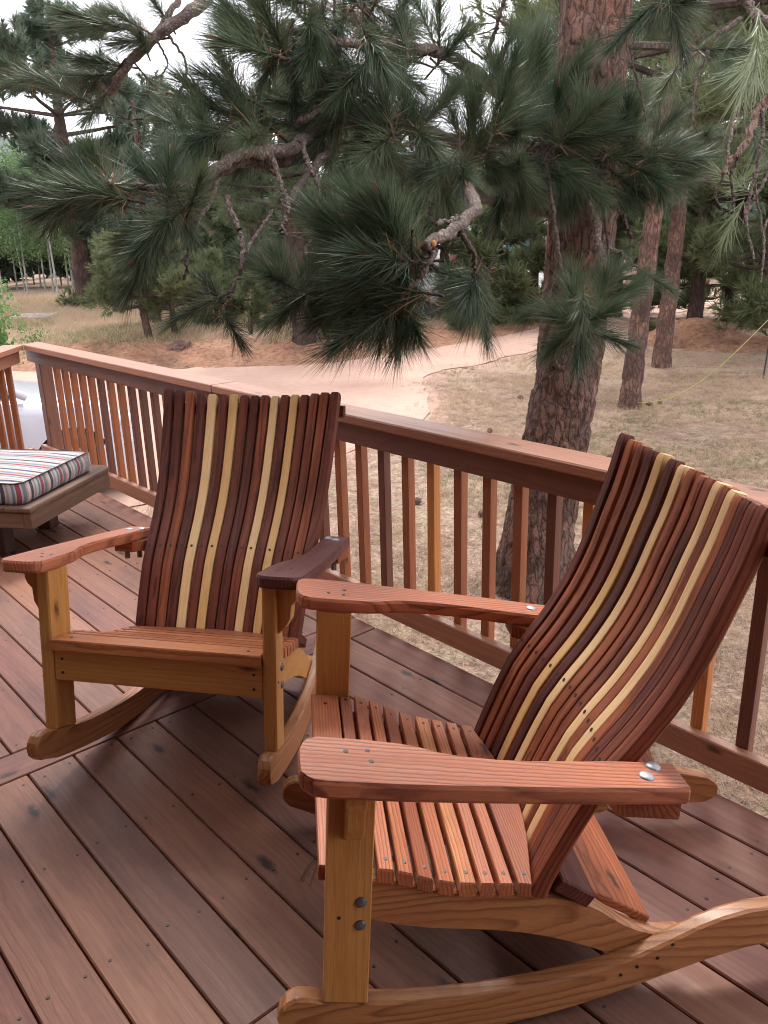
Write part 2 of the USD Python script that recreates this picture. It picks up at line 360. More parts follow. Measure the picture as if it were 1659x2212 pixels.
GROUND = pos_noise_material('dry_ground', {
    'at': ('attribute', {'attribute': 'gc'}), 'sx': ('separate_xyz', {}), 'ed': ('math', {'math_type': 'multiply'}),
    'em': ('map_range', {'range_type': 'smoothstep', 'from_min': 0.12, 'from_max': 0.46, 'to_min': 0.0, 'to_max': 1.0, 'clamp': True}),
    'c6': ('mix_color', {'b': (0.42, 0.275, 0.215)}),
    'n1': ('noise_texture', {'scale': 0.42, 'detail': 5.0, 'roughness': 0.6}),
    'r1': ('rgb_ramp', {'ramp': [(0.34, (0.31, 0.205, 0.160)), (0.47, (0.33, 0.235, 0.175)), (0.58, (0.36, 0.265, 0.195)), (0.7, (0.26, 0.165, 0.130))]}),
    'n2': ('noise_texture', {'scale': 1.6, 'detail': 6.0, 'roughness': 0.65}),
    'r2': ('map_range', {'from_min': 0.52, 'from_max': 0.68, 'to_min': 0.0, 'to_max': 0.75, 'clamp': True}),
    'c2': ('mix_color', {'b': (0.25, 0.235, 0.135)}),
    'n3': ('noise_texture', {'scale': 30.0, 'detail': 5.0, 'roughness': 0.75}),
    'r3': ('rgb_ramp', {'ramp': [(0.32, (0.40, 0.36, 0.34)), (0.5, (1.0, 1.0, 1.0)), (0.68, (1.5, 1.45, 1.38))]}),
    'c3': ('mix_color', {'blend_type': 'multiply', 'fac': 0.85, 'use_clamp': False}),
    'n4': ('noise_texture', {'scale': 5.5, 'detail': 5.0, 'roughness': 0.7}),
    'r4': ('map_range', {'from_min': 0.50, 'from_max': 0.66, 'to_min': 0.0, 'to_max': 0.8, 'clamp': True}),
    'c4': ('mix_color', {'b': (0.20, 0.115, 0.085)}),
}, [('g.position', 'n1.vector'), ('n1.fac', 'r1.fac'), ('g.position', 'n2.vector'), ('n2.fac', 'r2.value'), ('r2.result', 'c2.fac'), ('r1.color', 'c2.a'),
    ('g.position', 'n4.vector'), ('n4.fac', 'r4.value'), ('r4.result', 'c4.fac'), ('c2.result', 'c4.a'),
    ('g.position', 'n3.vector'), ('n3.fac', 'r3.fac'), ('c4.result', 'c3.a'), ('r3.color', 'c3.b'), ('at.vector', 'sx.vector'), ('sx.x', 'ed.value1'), ('n2.fac', 'ed.value2'), ('ed.value', 'em.value'), ('em.result', 'c6.fac'), ('c3.result', 'c6.a'), ('c6.result', 'p.base_color')], bump_from='n3.fac', bump=0.7, dist=0.02)
ROAD = pos_noise_material('pink_gravel_road', {
    'n1': ('noise_texture', {'scale': 0.7, 'detail': 4.0}),
    'r1': ('rgb_ramp', {'ramp': [(0.35, (0.40, 0.255, 0.200)), (0.65, (0.47, 0.315, 0.250))]}),
    'n3': ('noise_texture', {'scale': 9.0, 'detail': 8.0, 'roughness': 0.75}),
    'r3': ('rgb_ramp', {'ramp': [(0.3, (0.86, 0.84, 0.83)), (0.5, (1, 1, 1)), (0.7, (1.08, 1.08, 1.08))]}),
    'c3': ('mix_color', {'blend_type': 'multiply', 'fac': 0.9, 'use_clamp': False}),
}, [('g.position', 'n1.vector'), ('n1.fac', 'r1.fac'), ('g.position', 'n3.vector'), ('n3.fac', 'r3.fac'), ('r1.color', 'c3.a'), ('r3.color', 'c3.b'), ('c3.result', 'p.base_color')], bump_from='n3.fac', bump=0.3, dist=0.01)
BANK = pos_noise_material('red_soil', {
    'n1': ('noise_texture', {'scale': 1.3, 'detail': 6.0, 'roughness': 0.65}),
    'r1': ('rgb_ramp', {'ramp': [(0.3, (0.17, 0.092, 0.062)), (0.5, (0.30, 0.155, 0.095)), (0.68, (0.36, 0.21, 0.14))]}),
    'n3': ('noise_texture', {'scale': 11.0, 'detail': 6.0, 'roughness': 0.75}),
    'r3': ('rgb_ramp', {'ramp': [(0.33, (0.35, 0.34, 0.33)), (0.5, (1, 1, 1)), (0.68, (1.3, 1.3, 1.3))]}),
    'c3': ('mix_color', {'blend_type': 'multiply', 'fac': 0.9, 'use_clamp': False}),
}, [('g.position', 'n1.vector'), ('n1.fac', 'r1.fac'), ('g.position', 'n3.vector'), ('n3.fac', 'r3.fac'), ('r1.color', 'c3.a'), ('r3.color', 'c3.b'), ('c3.result', 'p.base_color')], bump_from='n3.fac', bump=0.6, dist=0.04)
ROCK = pos_noise_material('pink_granite', {
    'n1': ('noise_texture', {'scale': 5.0, 'detail': 6.0, 'roughness': 0.65}),
    'r1': ('rgb_ramp', {'ramp': [(0.35, (0.07, 0.048, 0.045)), (0.6, (0.18, 0.105, 0.080))]}),
}, [('g.position', 'n1.vector'), ('n1.fac', 'r1.fac'), ('r1.color', 'p.base_color')], bump_from='n1.fac', bump=0.6, dist=0.05)
HILL = pos_noise_material('forested_hill', {
    'n1': ('noise_texture', {'scale': 0.05, 'detail': 8.0, 'roughness': 0.7}),
    'r1': ('rgb_ramp', {'ramp': [(0.3, (0.045, 0.070, 0.060)), (0.7, (0.085, 0.110, 0.090))]}),
}, [('g.position', 'n1.vector'), ('n1.fac', 'r1.fac'), ('r1.color', 'p.base_color')])

def bark(name, plate, furrow, grey, scale=9.0, zs=0.28):
    return mat(name, {
        'c': ('texture_coordinate', {}),
        'm': ('mapping', {'mapping_type': 'point', 'scale': (1.0, 1.0, zs)}),
        'n0': ('noise_texture', {'scale': scale * 0.9, 'detail': 4.0}),
        's0': ('vector_math', {'math_type': 'subtract', 'vector2': (0.5, 0.5, 0.5)}),
        'k0': ('vector_math', {'math_type': 'scale', 'scale': 1.8 / scale}),
        'w': ('vector_math', {'math_type': 'add'}),
        'v': ('voronoi_texture', {'feature': 'distance_to_edge', 'scale': scale}),
        'v2': ('voronoi_texture', {'scale': scale}),
        'e': ('rgb_ramp', {'ramp': [(0.0, (0.18, 0.18, 0.18)), (0.05, (0.55, 0.55, 0.55)), (0.22, (1, 1, 1))]}),
        'cv': ('separate_color', {}),
        'c0': ('mix_color', {'a': plate, 'b': grey}),
        'n1': ('noise_texture', {'scale': scale * 7, 'detail': 5.0, 'roughness': 0.7}),
        'r1': ('rgb_ramp', {'ramp': [(0.3, (0.45, 0.43, 0.42)), (0.7, (1.45, 1.43, 1.4))]}),
        'c1': ('mix_color', {'blend_type': 'multiply', 'fac': 0.9, 'use_clamp': False}),
        'n7': ('noise_texture', {'scale': 3.2, 'detail': 3.0}),
        'r7': ('rgb_ramp', {'ramp': [(0.35, (0.62, 0.6, 0.6)), (0.65, (1.3, 1.25, 1.22))]}),
        'c7': ('mix_color', {'blend_type': 'multiply', 'fac': 1.0, 'use_clamp': False}),
        'c2': ('mix_color', {'a': furrow}),
        'ba': ('math', {'math_type': 'multiply_add', 'value2': 0.35}),
        'b': ('bump', {'strength': 0.8, 'distance': 0.02}),
        'p': ('principled_bsdf', {'roughness': 0.88, 'specular_ior_level': 0.2}),
    }, [('c.object', 'm.vector'), ('m.vector', 'n0.vector'), ('n0.color', 's0.vector1'), ('s0.vector', 'k0.vector1'), ('m.vector', 'w.vector1'), ('k0.vector', 'w.vector2'),
        ('w.vector', 'v.vector'), ('w.vector', 'v2.vector'), ('v.distance', 'e.fac'), ('v2.color', 'cv.color'), ('cv.g', 'c0.fac'),
        ('c.object', 'n1.vector'), ('n1.fac', 'r1.fac'), ('c0.result', 'c1.a'), ('r1.color', 'c1.b'), ('e.color', 'c2.fac'), ('c.object', 'n7.vector'), ('n7.fac', 'r7.fac'), ('c1.result', 'c7.a'), ('r7.color', 'c7.b'), ('c7.result', 'c2.b'), ('c2.result', 'p.base_color'),
        ('n1.fac', 'ba.value1'), ('e.color', 'ba.value3'), ('ba.value', 'b.height'), ('b.normal', 'p.normal')])

BARK = bark('ponderosa_bark', (0.185, 0.104, 0.080), (0.050, 0.031, 0.026), (0.125, 0.082, 0.070), scale=24.0, zs=0.36)
BARKF = bark('far_pine_bark', (0.090, 0.054, 0.045), (0.030, 0.020, 0.018), (0.068, 0.046, 0.041), scale=11.0)
TWIG = bark('grey_twig_bark', (0.300, 0.240, 0.215), (0.105, 0.080, 0.072), (0.235, 0.190, 0.175), scale=60.0, zs=0.8)
TWIGD = bark('dark_limb_bark', (0.120, 0.088, 0.078), (0.045, 0.032, 0.030), (0.095, 0.072, 0.066), scale=30.0, zs=0.6)
DEADW = bark('dry_broken_wood', (0.36, 0.24, 0.19), (0.16, 0.09, 0.07), (0.30, 0.22, 0.19), scale=45.0, zs=0.3)
ASPENB = plain('aspen_bark', (0.22, 0.22, 0.20), 0.8, var=0.35, scale=6)

def leaf(name, dark, light, trans=0.3, rough=0.55):
    return mat(name, {
        'o': ('object_info', {}),
        'g': ('geometry', {}),
        'at': ('attribute', {'attribute': 'gc'}),
        'sx': ('separate_xyz', {}),
        'ad': ('math', {'math_type': 'add'}),
        'fr': ('math', {'math_type': 'fraction'}),
        'rm': ('math', {'math_type': 'multiply_add', 'value2': 0.45, 'value3': 0.0}),
        'ri': ('math', {'math_type': 'multiply_add', 'value2': 0.55}),
        'c': ('mix_color', {'a': dark, 'b': light}),
        'p': ('principled_bsdf', {'roughness': rough, 'specular_ior_level': 0.35}),
        't': ('translucent_bsdf', {}),
        'x': ('mix_closure', {'fac': trans}),
    }, [('at.vector', 'sx.vector'), ('o.random', 'ad.value1'), ('sx.x', 'ad.value2'), ('ad.value', 'fr.value1'), ('fr.value', 'rm.value1'), ('g.random_per_island', 'ri.value1'), ('rm.value', 'ri.value3'), ('ri.value', 'c.fac'), ('c.result', 'p.base_color'), ('c.result', 't.color'), ('p.BSDF', 'x.closure1'), ('t.BSDF', 'x.closure2')], surface='x.closure')

NEEDLE = leaf('near_pine_needles', (0.032, 0.054, 0.028), (0.150, 0.190, 0.098), 0.22, 0.36)
NEEDLEP = leaf('pale_pine_needles', (0.16, 0.20, 0.11), (0.27, 0.32, 0.18), 0.25, 0.45)
FARN = leaf('far_pine_needles', (0.070, 0.098, 0.050), (0.175, 0.200, 0.105), 0.3)
FARO = leaf('olive_pine_needles', (0.095, 0.120, 0.055), (0.235, 0.260, 0.125), 0.3)
FARB = leaf('bluish_pine_needles', (0.068, 0.098, 0.066), (0.160, 0.192, 0.130), 0.3)
ASPENL = leaf('aspen_leaves', (0.070, 0.125, 0.045), (0.150, 0.220, 0.090), 0.4)
SHRUBL = leaf('shrub_leaves', (0.080, 0.165, 0.045), (0.190, 0.300, 0.100), 0.4)
STRAW = leaf('dry_grass_blades', (0.38, 0.275, 0.185), (0.60, 0.47, 0.33), 0.3, 0.7)
GREENG = leaf('green_grass_blades', (0.14, 0.16, 0.06), (0.30, 0.30, 0.14), 0.3, 0.7)
LITTER = leaf('fallen_needles', (0.13, 0.075, 0.05), (0.56, 0.43, 0.31), 0.1, 0.8)
BUD = plain('brown_bud', (0.26, 0.105, 0.06), 0.7, var=0.3, scale=80)
CONE = plain('pine_cone_brown', (0.085, 0.048, 0.034), 0.8, var=0.3, scale=60)
WHITE = plain('white_car_paint', (0.46, 0.46, 0.52), 0.25, coat_weight=0.6, coat_roughness=0.05)
CARGLASS = plain('tinted_car_glass', (0.05, 0.10, 0.12), 0.05, specular_ior_level=0.8)
BLACKP = plain('black_plastic', (0.02, 0.02, 0.022), 0.5)
TYRE = plain('tyre_rubber', (0.018, 0.018, 0.018), 0.8)
LAMP = plain('headlamp_glass', (0.55, 0.56, 0.58), 0.1, coat_weight=0.8)
ORANGE = plain('orange_signal', (0.55, 0.14, 0.02), 0.2)
GREYM = plain('grey_metal', (0.42, 0.43, 0.45), 0.4, 0.3)
LETTER = plain('grey_letters', (0.30, 0.30, 0.33), 0.35, 0.5)
DEADN = leaf('brown_dead_needles', (0.20, 0.10, 0.05), (0.40, 0.22, 0.11), 0.2, 0.6)
POSTM = plain('black_stake', (0.018, 0.018, 0.020), 0.6)
ROPEM = plain('yellow_rope', (0.42, 0.42, 0.13), 0.7)
REDP = plain('rust_red_paint', (0.16, 0.045, 0.04), 0.7)
WALLW = plain('white_wall', (0.62, 0.61, 0.60), 0.7)
GREYB = plain('weathered_board', (0.36, 0.33, 0.31), 0.8, var=0.2)
# ------------------------------------------------------------------ ground, road, hills
ROADFAR = np.array([(-60, 22), (-30, 17.5), (-14, 15.6), (-7, 15.0), (-3.1, 14.8), (-2.1, 14.9), (-1.0, 15.0), (0, 15.75), (1.2, 16.8), (2.9, 18.7), (5.2, 22.0), (8.5, 26.5), (13.0, 30.0), (24.0, 34.0), (60, 42)], float)
def road_y(x):
    return np.interp(x, ROADFAR[:, 0], ROADFAR[:, 1])
def G(x, y):
    """Height of the ground."""
    x, y = np.asarray(x, float), np.asarray(y, float)
    d = y - road_y(x)
    k = np.clip((4.5 - x) / 4.0, 0, 1) * np.clip((x + 22) / 6, 0, 1)
    t = np.clip((d + 0.05) / 1.5, 0, 1)
    bank = 0.30 * k * (t * t * (3 - 2 * t))
    p = np.stack([x, y, 0 * x], -1)
    near = np.clip((np.hypot(x, y) - 2.0) / 6, 0, 1)
    onroad = np.clip(1 - np.abs(d + 1.4) / 2.4, 0, 1)
    bumps = 0.09 * (meshkit.fbm(p * 0.55, 3, 3) - 0.5) + 0.035 * (meshkit.fbm(p * 2.7, 2, 5) - 0.5)
    rough = 0.16 * (meshkit.fbm(p * 1.7, 3, 9) - 0.45) * np.clip(1 - np.abs(t - 0.5) * 2, 0, 1) * k
    far = np.clip((np.hypot(x, y) - 40) / 160, 0, 1)
    return -0.60 + bank + bumps * near * (1 - 0.8 * onroad) + rough + far * 2.0 + far * 2.5 * (meshkit.fbm(p * 0.02, 3, 8) - 0.4)

def gp(px, py, lift=0.0):
    """The ground point seen at a place in the photograph."""
    d = ray(px, py)
    t = 2.0
    for _ in range(60):
        q = EYE + d * t
        t2 = (G(q[0], q[1]) + lift - EYE[2]) / d[2]
        t = 0.5 * t + 0.5 * t2
    q = EYE + d * t
    return V3(q[0], q[1], G(q[0], q[1]) + lift)

def sheet(xs, ys, h, keep=None):
    X, Y = np.meshgrid(xs, ys, indexing='xy')
    Z = h(X, Y)
    nx, ny = len(xs), len(ys)
    i, j = np.meshgrid(np.arange(ny - 1), np.arange(nx - 1), indexing='ij')
    q = np.stack([i * nx + j, i * nx + j + 1, (i + 1) * nx + j + 1, (i + 1) * nx + j], -1).reshape(-1, 4)
    v = np.column_stack([X.ravel(), Y.ravel(), Z.ravel()])
    f = np.vstack([q[:, [0, 1, 2]], q[:, [0, 2, 3]]])
    return v, f

gx = np.concatenate([[-900, -600, -400, -250, -160, -100, -70], np.arange(-50, -14, 2.0), np.arange(-14, 14, 0.25), np.arange(14, 50, 2.0), [70, 100, 160, 250, 400, 600, 900]])
gy = np.concatenate([[-300, -120, -60, -30, -15, -8], np.arange(-4, 21, 0.25), np.arange(21, 60, 1.5), [70, 85, 100, 130, 160, 250, 400, 600, 900]])
# the gravel road with the drive that bends off it, laid 1.5 cm above the ground
from shapely.geometry import Polygon, Point
from shapely import contains_xy
near_edge = [(60, 38.5), (24, 30.5), (13, 26.6), (8.5, 23.2), (5.2, 18.9), (2.9, 15.75), (1.85, 14.4), (1.05, 13.75), (0.72, 13.0), (0.66, 12.0), (0.66, 10.7), (0.4, 9.4), (-0.4, 8.3), (-1.3, 7.4), (-2.4, 6.5), (-4.0, 4.4), (-7.0, 3.0), (-16, 4.0), (-30, 9.0), (-60, 12)]
road_poly = Polygon([tuple(p) for p in ROADFAR] + near_edge).buffer(0)
from scipy.spatial import Delaunay
from shapely import segmentize
from shapely.geometry import box as sbox
rp2 = segmentize(road_poly.intersection(sbox(-45, 1, 40, 40)), 0.15)
bx = np.array(rp2.exterior.coords)[:-1]
bx = bx + np.column_stack([meshkit.fbm(np.column_stack([bx * 1.6, 0 * bx[:, 0]]), 4, 21) - .5, meshkit.fbm(np.column_stack([bx * 1.6, 0 * bx[:, 0]]), 4, 22) - .5]) * np.array([.30, .22])
rp3 = Polygon(bx).buffer(0)
ig = np.stack(np.meshgrid(np.arange(-45, 40, 0.35), np.arange(1, 40, 0.35)), -1).reshape(-1, 2)
ig = ig[contains_xy(rp3.buffer(-.15), ig[:, 0], ig[:, 1])]
rpts = np.vstack([bx, ig])
tri_ = Delaunay(rpts).simplices
cc_ = rpts[tri_].mean(1)
tri_ = tri_[contains_xy(rp3, cc_[:, 0], cc_[:, 1])]
top('dirt_road', (np.column_stack([rpts, G(rpts[:, 0], rpts[:, 1]) + .012]), tri_), ROAD, 'pink gravel road curving past the trees with a drive bending off it', 'road', kind='structure', smooth=True)
import shapely
def road_near(v):
    d = shapely.distance(shapely.points(v[:, :2]), rp3)
    return np.column_stack([np.exp(-d / .45), 0 * d, 0 * d])
top('ground', sheet(gx, gy, G), GROUND, 'dry tan grassy ground with pine litter around the deck', 'ground', kind='structure', smooth=True, gc=road_near)

# the cut bank along the far side of the road
xs_, ss_ = np.arange(-9, 4.6, 0.12), np.linspace(-0.15, 1.55, 18)
X, S = np.meshgrid(xs_, ss_)
wv = 0.9 + 0.45 * meshkit.fbm(np.stack([xs_ * 0.9, 0 * xs_, 0 * xs_], -1), 3, 4)
Yb = road_y(X) + S * wv[None, :]
Zb = G(X, Yb) + 0.02 * np.clip(np.sin((S + 0.15) / 1.7 * np.pi) * 6, -0.6, 1.0) + 0.05 * (meshkit.fbm(np.stack([X * 4, Yb * 4, 0 * X], -1), 3, 14) - 0.45)
n1, n2 = X.shape
i, j = np.meshgrid(np.arange(n1 - 1), np.arange(n2 - 1), indexing='ij')
q = np.stack([i * n2 + j, i * n2 + j + 1, (i + 1) * n2 + j + 1, (i + 1) * n2 + j], -1).reshape(-1, 4)
top('road_bank', (np.column_stack([X.ravel(), Yb.ravel(), Zb.ravel()]), np.vstack([q[:, [0, 1, 2]], q[:, [0, 2, 3]]])), BANK, 'bare red soil bank cut along the far side of the road', 'bank', kind='structure', smooth=True)
# far hills
ha = np.radians(np.linspace(-75, 75, 121))
hr = np.array([420., 520., 640., 760.])
hv = []
for k, r in enumerate(hr):
    prof = 30 + 42 * meshkit.fbm(np.stack([ha * 3.1, 0 * ha, 0 * ha], -1), 4, 2) + 34 * np.exp(-((np.degrees(ha) + 30) / 12) ** 2)
    z = [-4, 0.45, 0.85, 1.0][k] * (prof if k else 1)
    hv.append(np.column_stack([np.sin(ha) * r, np.cos(ha) * r, np.broadcast_to(z, ha.shape)]))
hv = np.array(hv)
n1, n2 = hv.shape[:2]
i, j = np.meshgrid(np.arange(n1 - 1), np.arange(n2 - 1), indexing='ij')
q = np.stack([i * n2 + j, i * n2 + j + 1, (i + 1) * n2 + j + 1, (i + 1) * n2 + j], -1).reshape(-1, 4)
top('hills', (hv.reshape(-1, 3), np.vstack([q[:, [0, 1, 2]], q[:, [0, 2, 3]]])), HILL, 'blue forested hills on the horizon beyond the trees', 'hills', kind='structure', smooth=True)

# ------------------------------------------------------------------ deck
deck = thing('deck', 'deck of pinkish cedar boards with a cross board between two runs', 'deck', kind='structure', loc=(0, 0, 0), rows=DECK_ROWS)
PITCHB = 0.14355
N0 = -0.4395                        # one board joint
DIV0, DIV1 = 2.372, 2.512           # the cross board
EDGE = -2.012
screws = []
def deck_board(u0, u1, n0, n1, name='deck_board', mi=None, screw_u=()):
    w = n1 - n0 - 0.0052
    g = cbox(u1 - u0, w, 0.036, 0.0035, ((u0 + u1) / 2, (n0 + n1) / 2, -0.018 + rng.uniform(-0.0012, 0.0006)))
    put(deck, name, g, DECKW[rng.integers(4) if mi is None else mi], gc=board_gc(0, 1, 2, pith=0.07), smooth=False)
    for su in screw_u:
        for dn in (0.028, w - 0.028):
            screws.append((su + rng.uniform(-0.012, 0.012), n0 + dn + rng.uniform(-0.004, 0.004)))
def cut(un_n):                       # where a far-run board meets the 45 degree corner of the deck
    return 6.15 - max(0.0, (un_n + 2.012)) * 1.265
for k in range(-14, 11):
    n1 = N0 - PITCHB * k
    n0 = n1 - PITCHB
    if n0 < EDGE - 0.02:
        n0 = EDGE
    js = np.arange(DIV0 - 0.04, -1.6, -0.406)
    if k == 1:                       # a butt joint in this board, as in the photograph
        deck_board(-1.7, 1.172, n0, n1, mi=0, screw_u=js[js < 1.1]); deck_board(1.174, DIV0 - 0.004, n0, n1, mi=2, screw_u=js[js > 1.2])
    else:
        deck_board(-1.7, DIV0 - 0.004, n0, n1, screw_u=js)
    ju = np.arange(DIV1 + 0.04, 6.4, 0.406)
    uu = cut(n1)
    if uu > DIV1 + 0.2:
        deck_board(DIV1 + 0.004, uu, n0, n1, screw_u=ju[ju < uu - 0.05])
put(deck, 'cross_board', cbox(DIV1 - DIV0 - 0.002, 3.6, 0.036, 0.003, ((DIV0 + DIV1) / 2, EDGE + 1.8, -0.018)), DECKW[1], gc=board_gc(1, 0, 2, pith=0.07))
sm = []
for su, sn in screws:
    c = trimesh.creation.cylinder(0.0042, 0.003, sections=8); c.apply_translation((su, sn, -0.0006)); sm.append(c)
put(deck, 'deck_screws', cat(sm), SCREWB, kind='stuff')
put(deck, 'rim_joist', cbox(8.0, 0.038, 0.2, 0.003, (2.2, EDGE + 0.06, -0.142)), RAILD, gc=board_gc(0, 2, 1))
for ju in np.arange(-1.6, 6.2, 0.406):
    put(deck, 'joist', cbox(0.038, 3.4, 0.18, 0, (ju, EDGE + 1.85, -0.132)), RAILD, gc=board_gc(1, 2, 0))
for pu in (0.2, 2.4, 4.6):
    put(deck, 'deck_post', cbox(0.09, 0.09, 0.55, 0.003, (pu, EDGE + 0.14, -0.5)), RAILD, gc=board_gc(2, 1, 0))

# ------------------------------------------------------------------ railing
rail = thing('deck_railing', 'cedar deck railing with a flat cap and square balusters around the deck', 'railing', loc=(0, 0, 0), rows=DECK_ROWS)
RN = -2.075
UC = 6.30                            # the corner
capn0, capn1 = -2.045, -2.187
def cap(u0, u1, m=RAILW):
    put(rail, 'cap_rail', cbox(u1 - u0, capn0 - capn1, 0.038, 0.005, ((u0 + u1) / 2, (capn0 + capn1) / 2, 0.851)), m, gc=board_gc(0, 1, 2, pith=0.05))
cap(-1.6, 3.610)
poly = [(3.614, capn0), (UC - 0.055, capn0), (UC + 0.03, capn1), (3.614, capn1)]
put(rail, 'cap_rail', (lambda m: (m.apply_translation((0, 0, 0.832)), m)[1])(slab(poly, 0.038, 0.004)), RAILW, gc=board_gc(0, 1, 2, pith=0.05))
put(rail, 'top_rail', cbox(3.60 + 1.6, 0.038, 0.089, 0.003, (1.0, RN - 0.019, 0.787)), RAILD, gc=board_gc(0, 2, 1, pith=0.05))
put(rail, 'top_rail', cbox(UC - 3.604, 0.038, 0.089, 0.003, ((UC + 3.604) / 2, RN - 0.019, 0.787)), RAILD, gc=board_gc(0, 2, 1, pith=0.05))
put(rail, 'bottom_rail', cbox(UC + 1.6, 0.038, 0.089, 0.004, ((UC - 1.6) / 2, RN - 0.019, 0.0695)), RAILW, gc=board_gc(0, 2, 1, pith=0.05))
BU = [2.733 - 0.1418 * k for k in range(-7, 30)]      # right-hand run, spaced as in the photograph
BU += [3.85 + 0.1475 * k for k in range(0, 15)]
pattern = [3, 0, 2, 0, 2, 0, 1, 2, 0, 3, 0, 1, 0, 2, 0, 1, 3]
for i, bu in enumerate(sorted(BU)):
    if bu > UC - 0.16 or (3.73 < bu < 3.80):
        continue
    put(rail, 'baluster', cbox(0.038, 0.038, 0.80, 0.002, (bu - 0.019, RN - 0.038 - 0.0195, 0.428)), BALW[rng.choice([0, 0, 1, 2, 3]) if bu < 4.4 else rng.choice([1, 2, 2, 1])], gc=board_gc(2, 1, 0, pith=0.03))
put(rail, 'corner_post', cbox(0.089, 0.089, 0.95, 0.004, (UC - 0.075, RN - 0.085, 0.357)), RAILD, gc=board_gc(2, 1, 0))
# the return runs back at an angle from the corner
rd = V3(-0.325, 0.257, 0); rd /= np.linalg.norm(rd); rp = V3(rd[1], -rd[0], 0)      # along, outwards
rp = -rp if rp[0] < 0 else rp
def ret_box(s0, s1, o0, o1, z0, z1, b=0.004):
    m = cbox(s1 - s0, o1 - o0, z1 - z0, b, ((s0 + s1) / 2, (o0 + o1) / 2, (z0 + z1) / 2))
    v = np.asarray(m.vertices)
    w = V3(UC - 0.06, capn0, 0) + v[:, :1] * rd + v[:, 1:2] * rp + v[:, 2:] * V3(0, 0, 1)
    return fix(trimesh.Trimesh(w, m.faces, process=False)), (lambda x: np.column_stack([(x - V3(UC, capn0, 0)) @ rd, (x - V3(UC, capn0, 0)) @ rp, x[:, 2]]))
def ret(name, *a, m=RAILW, al=0):
    g, fr = ret_box(*a)
    bg = board_gc(*((0, 1, 2) if al == 0 else (2, 1, 0)), pith=0.05)
    put(rail, name, g, m, gc=lambda x: bg(fr(x)))
ret('cap_rail', 0.004, 3.0, 0.0, 0.142, 0.833, 0.8705)
ret('top_rail', 0.02, 3.0, 0.03, 0.068, 0.7425, 0.8315, m=RAILW)
ret('bottom_rail', 0.02, 3.0, 0.03, 0.068, 0.025, 0.114)
for k in range(12):
    ret('baluster', 0.105 + 0.1418 * k, 0.143 + 0.1418 * k, 0.069, 0.107, 0.03, 0.8315, m=BALW[rng.choice([1, 1, 2])], al=2)

# ------------------------------------------------------------------ rocking chairs
WO, TT, WL, KT = 0.360, 0.038, 0.087, 0.1012
WI = WO - TT
SEATP = np.array([(0.02, .409), (0.0, .408), (-.055, .406), (-.09, .4015), (-.13, .3915), (-.165, .3785), (-.206, .360), (-.25, .3465), (-.30, .337), (-.34, .331), (-.385, .324), (-.43, .317), (-.48, .309)])
def zs(x): return np.interp(-np.asarray(x), -SEATP[:, 0], SEATP[:, 1])
SLATP = np.array([(-.413, .288), (-.416, .30), (-.424, .33), (-.443, .384), (-.467, .449), (-.495, .516), (-.527, .57), (-.554, .61), (-.577, .645), (-.602, .688), (-.630, .742), (-.653, .797), (-.672, .853), (-.687, .905), (-.7, .95), (-.712, .99), (-.723, 1.037), (-.731, 1.075), (-.738, 1.106)])
ROCK_BOT = [(.045, .053), (.0, .036), (-.075, .022), (-.15, .012), (-.225, .003), (-.30, -.003), (-.375, -.001), (-.45, .006), (-.525, .018), (-.60, .034), (-.675, .052), (-.75, .071), (-.82, .089), (-.90, .104), (-.96, .109), (-1.03, .108)]
ROCK_TOP = [(-1.03, .196), (-.98, .204), (-.90, .203), (-.84, .193), (-.79, .178), (-.72, .149), (-.66, .126), (-.60, .110), (-.52, .097), (-.45, .090), (-.375, .087), (-.30, .087), (-.225, .091), (-.15, .098), (-.087, .1086), (-.05, .117), (.0, .127), (.03, .137)]
ROCK_FRONT = [(.052, .141), (.07, .133), (.083, .117), (.087, .096), (.082, .075), (.067, .060)]
ROCK_REAR = [(-1.055, .112), (-1.075, .123), (-1.088, .140), (-1.088, .160), (-1.076, .178), (-1.055, .191)]

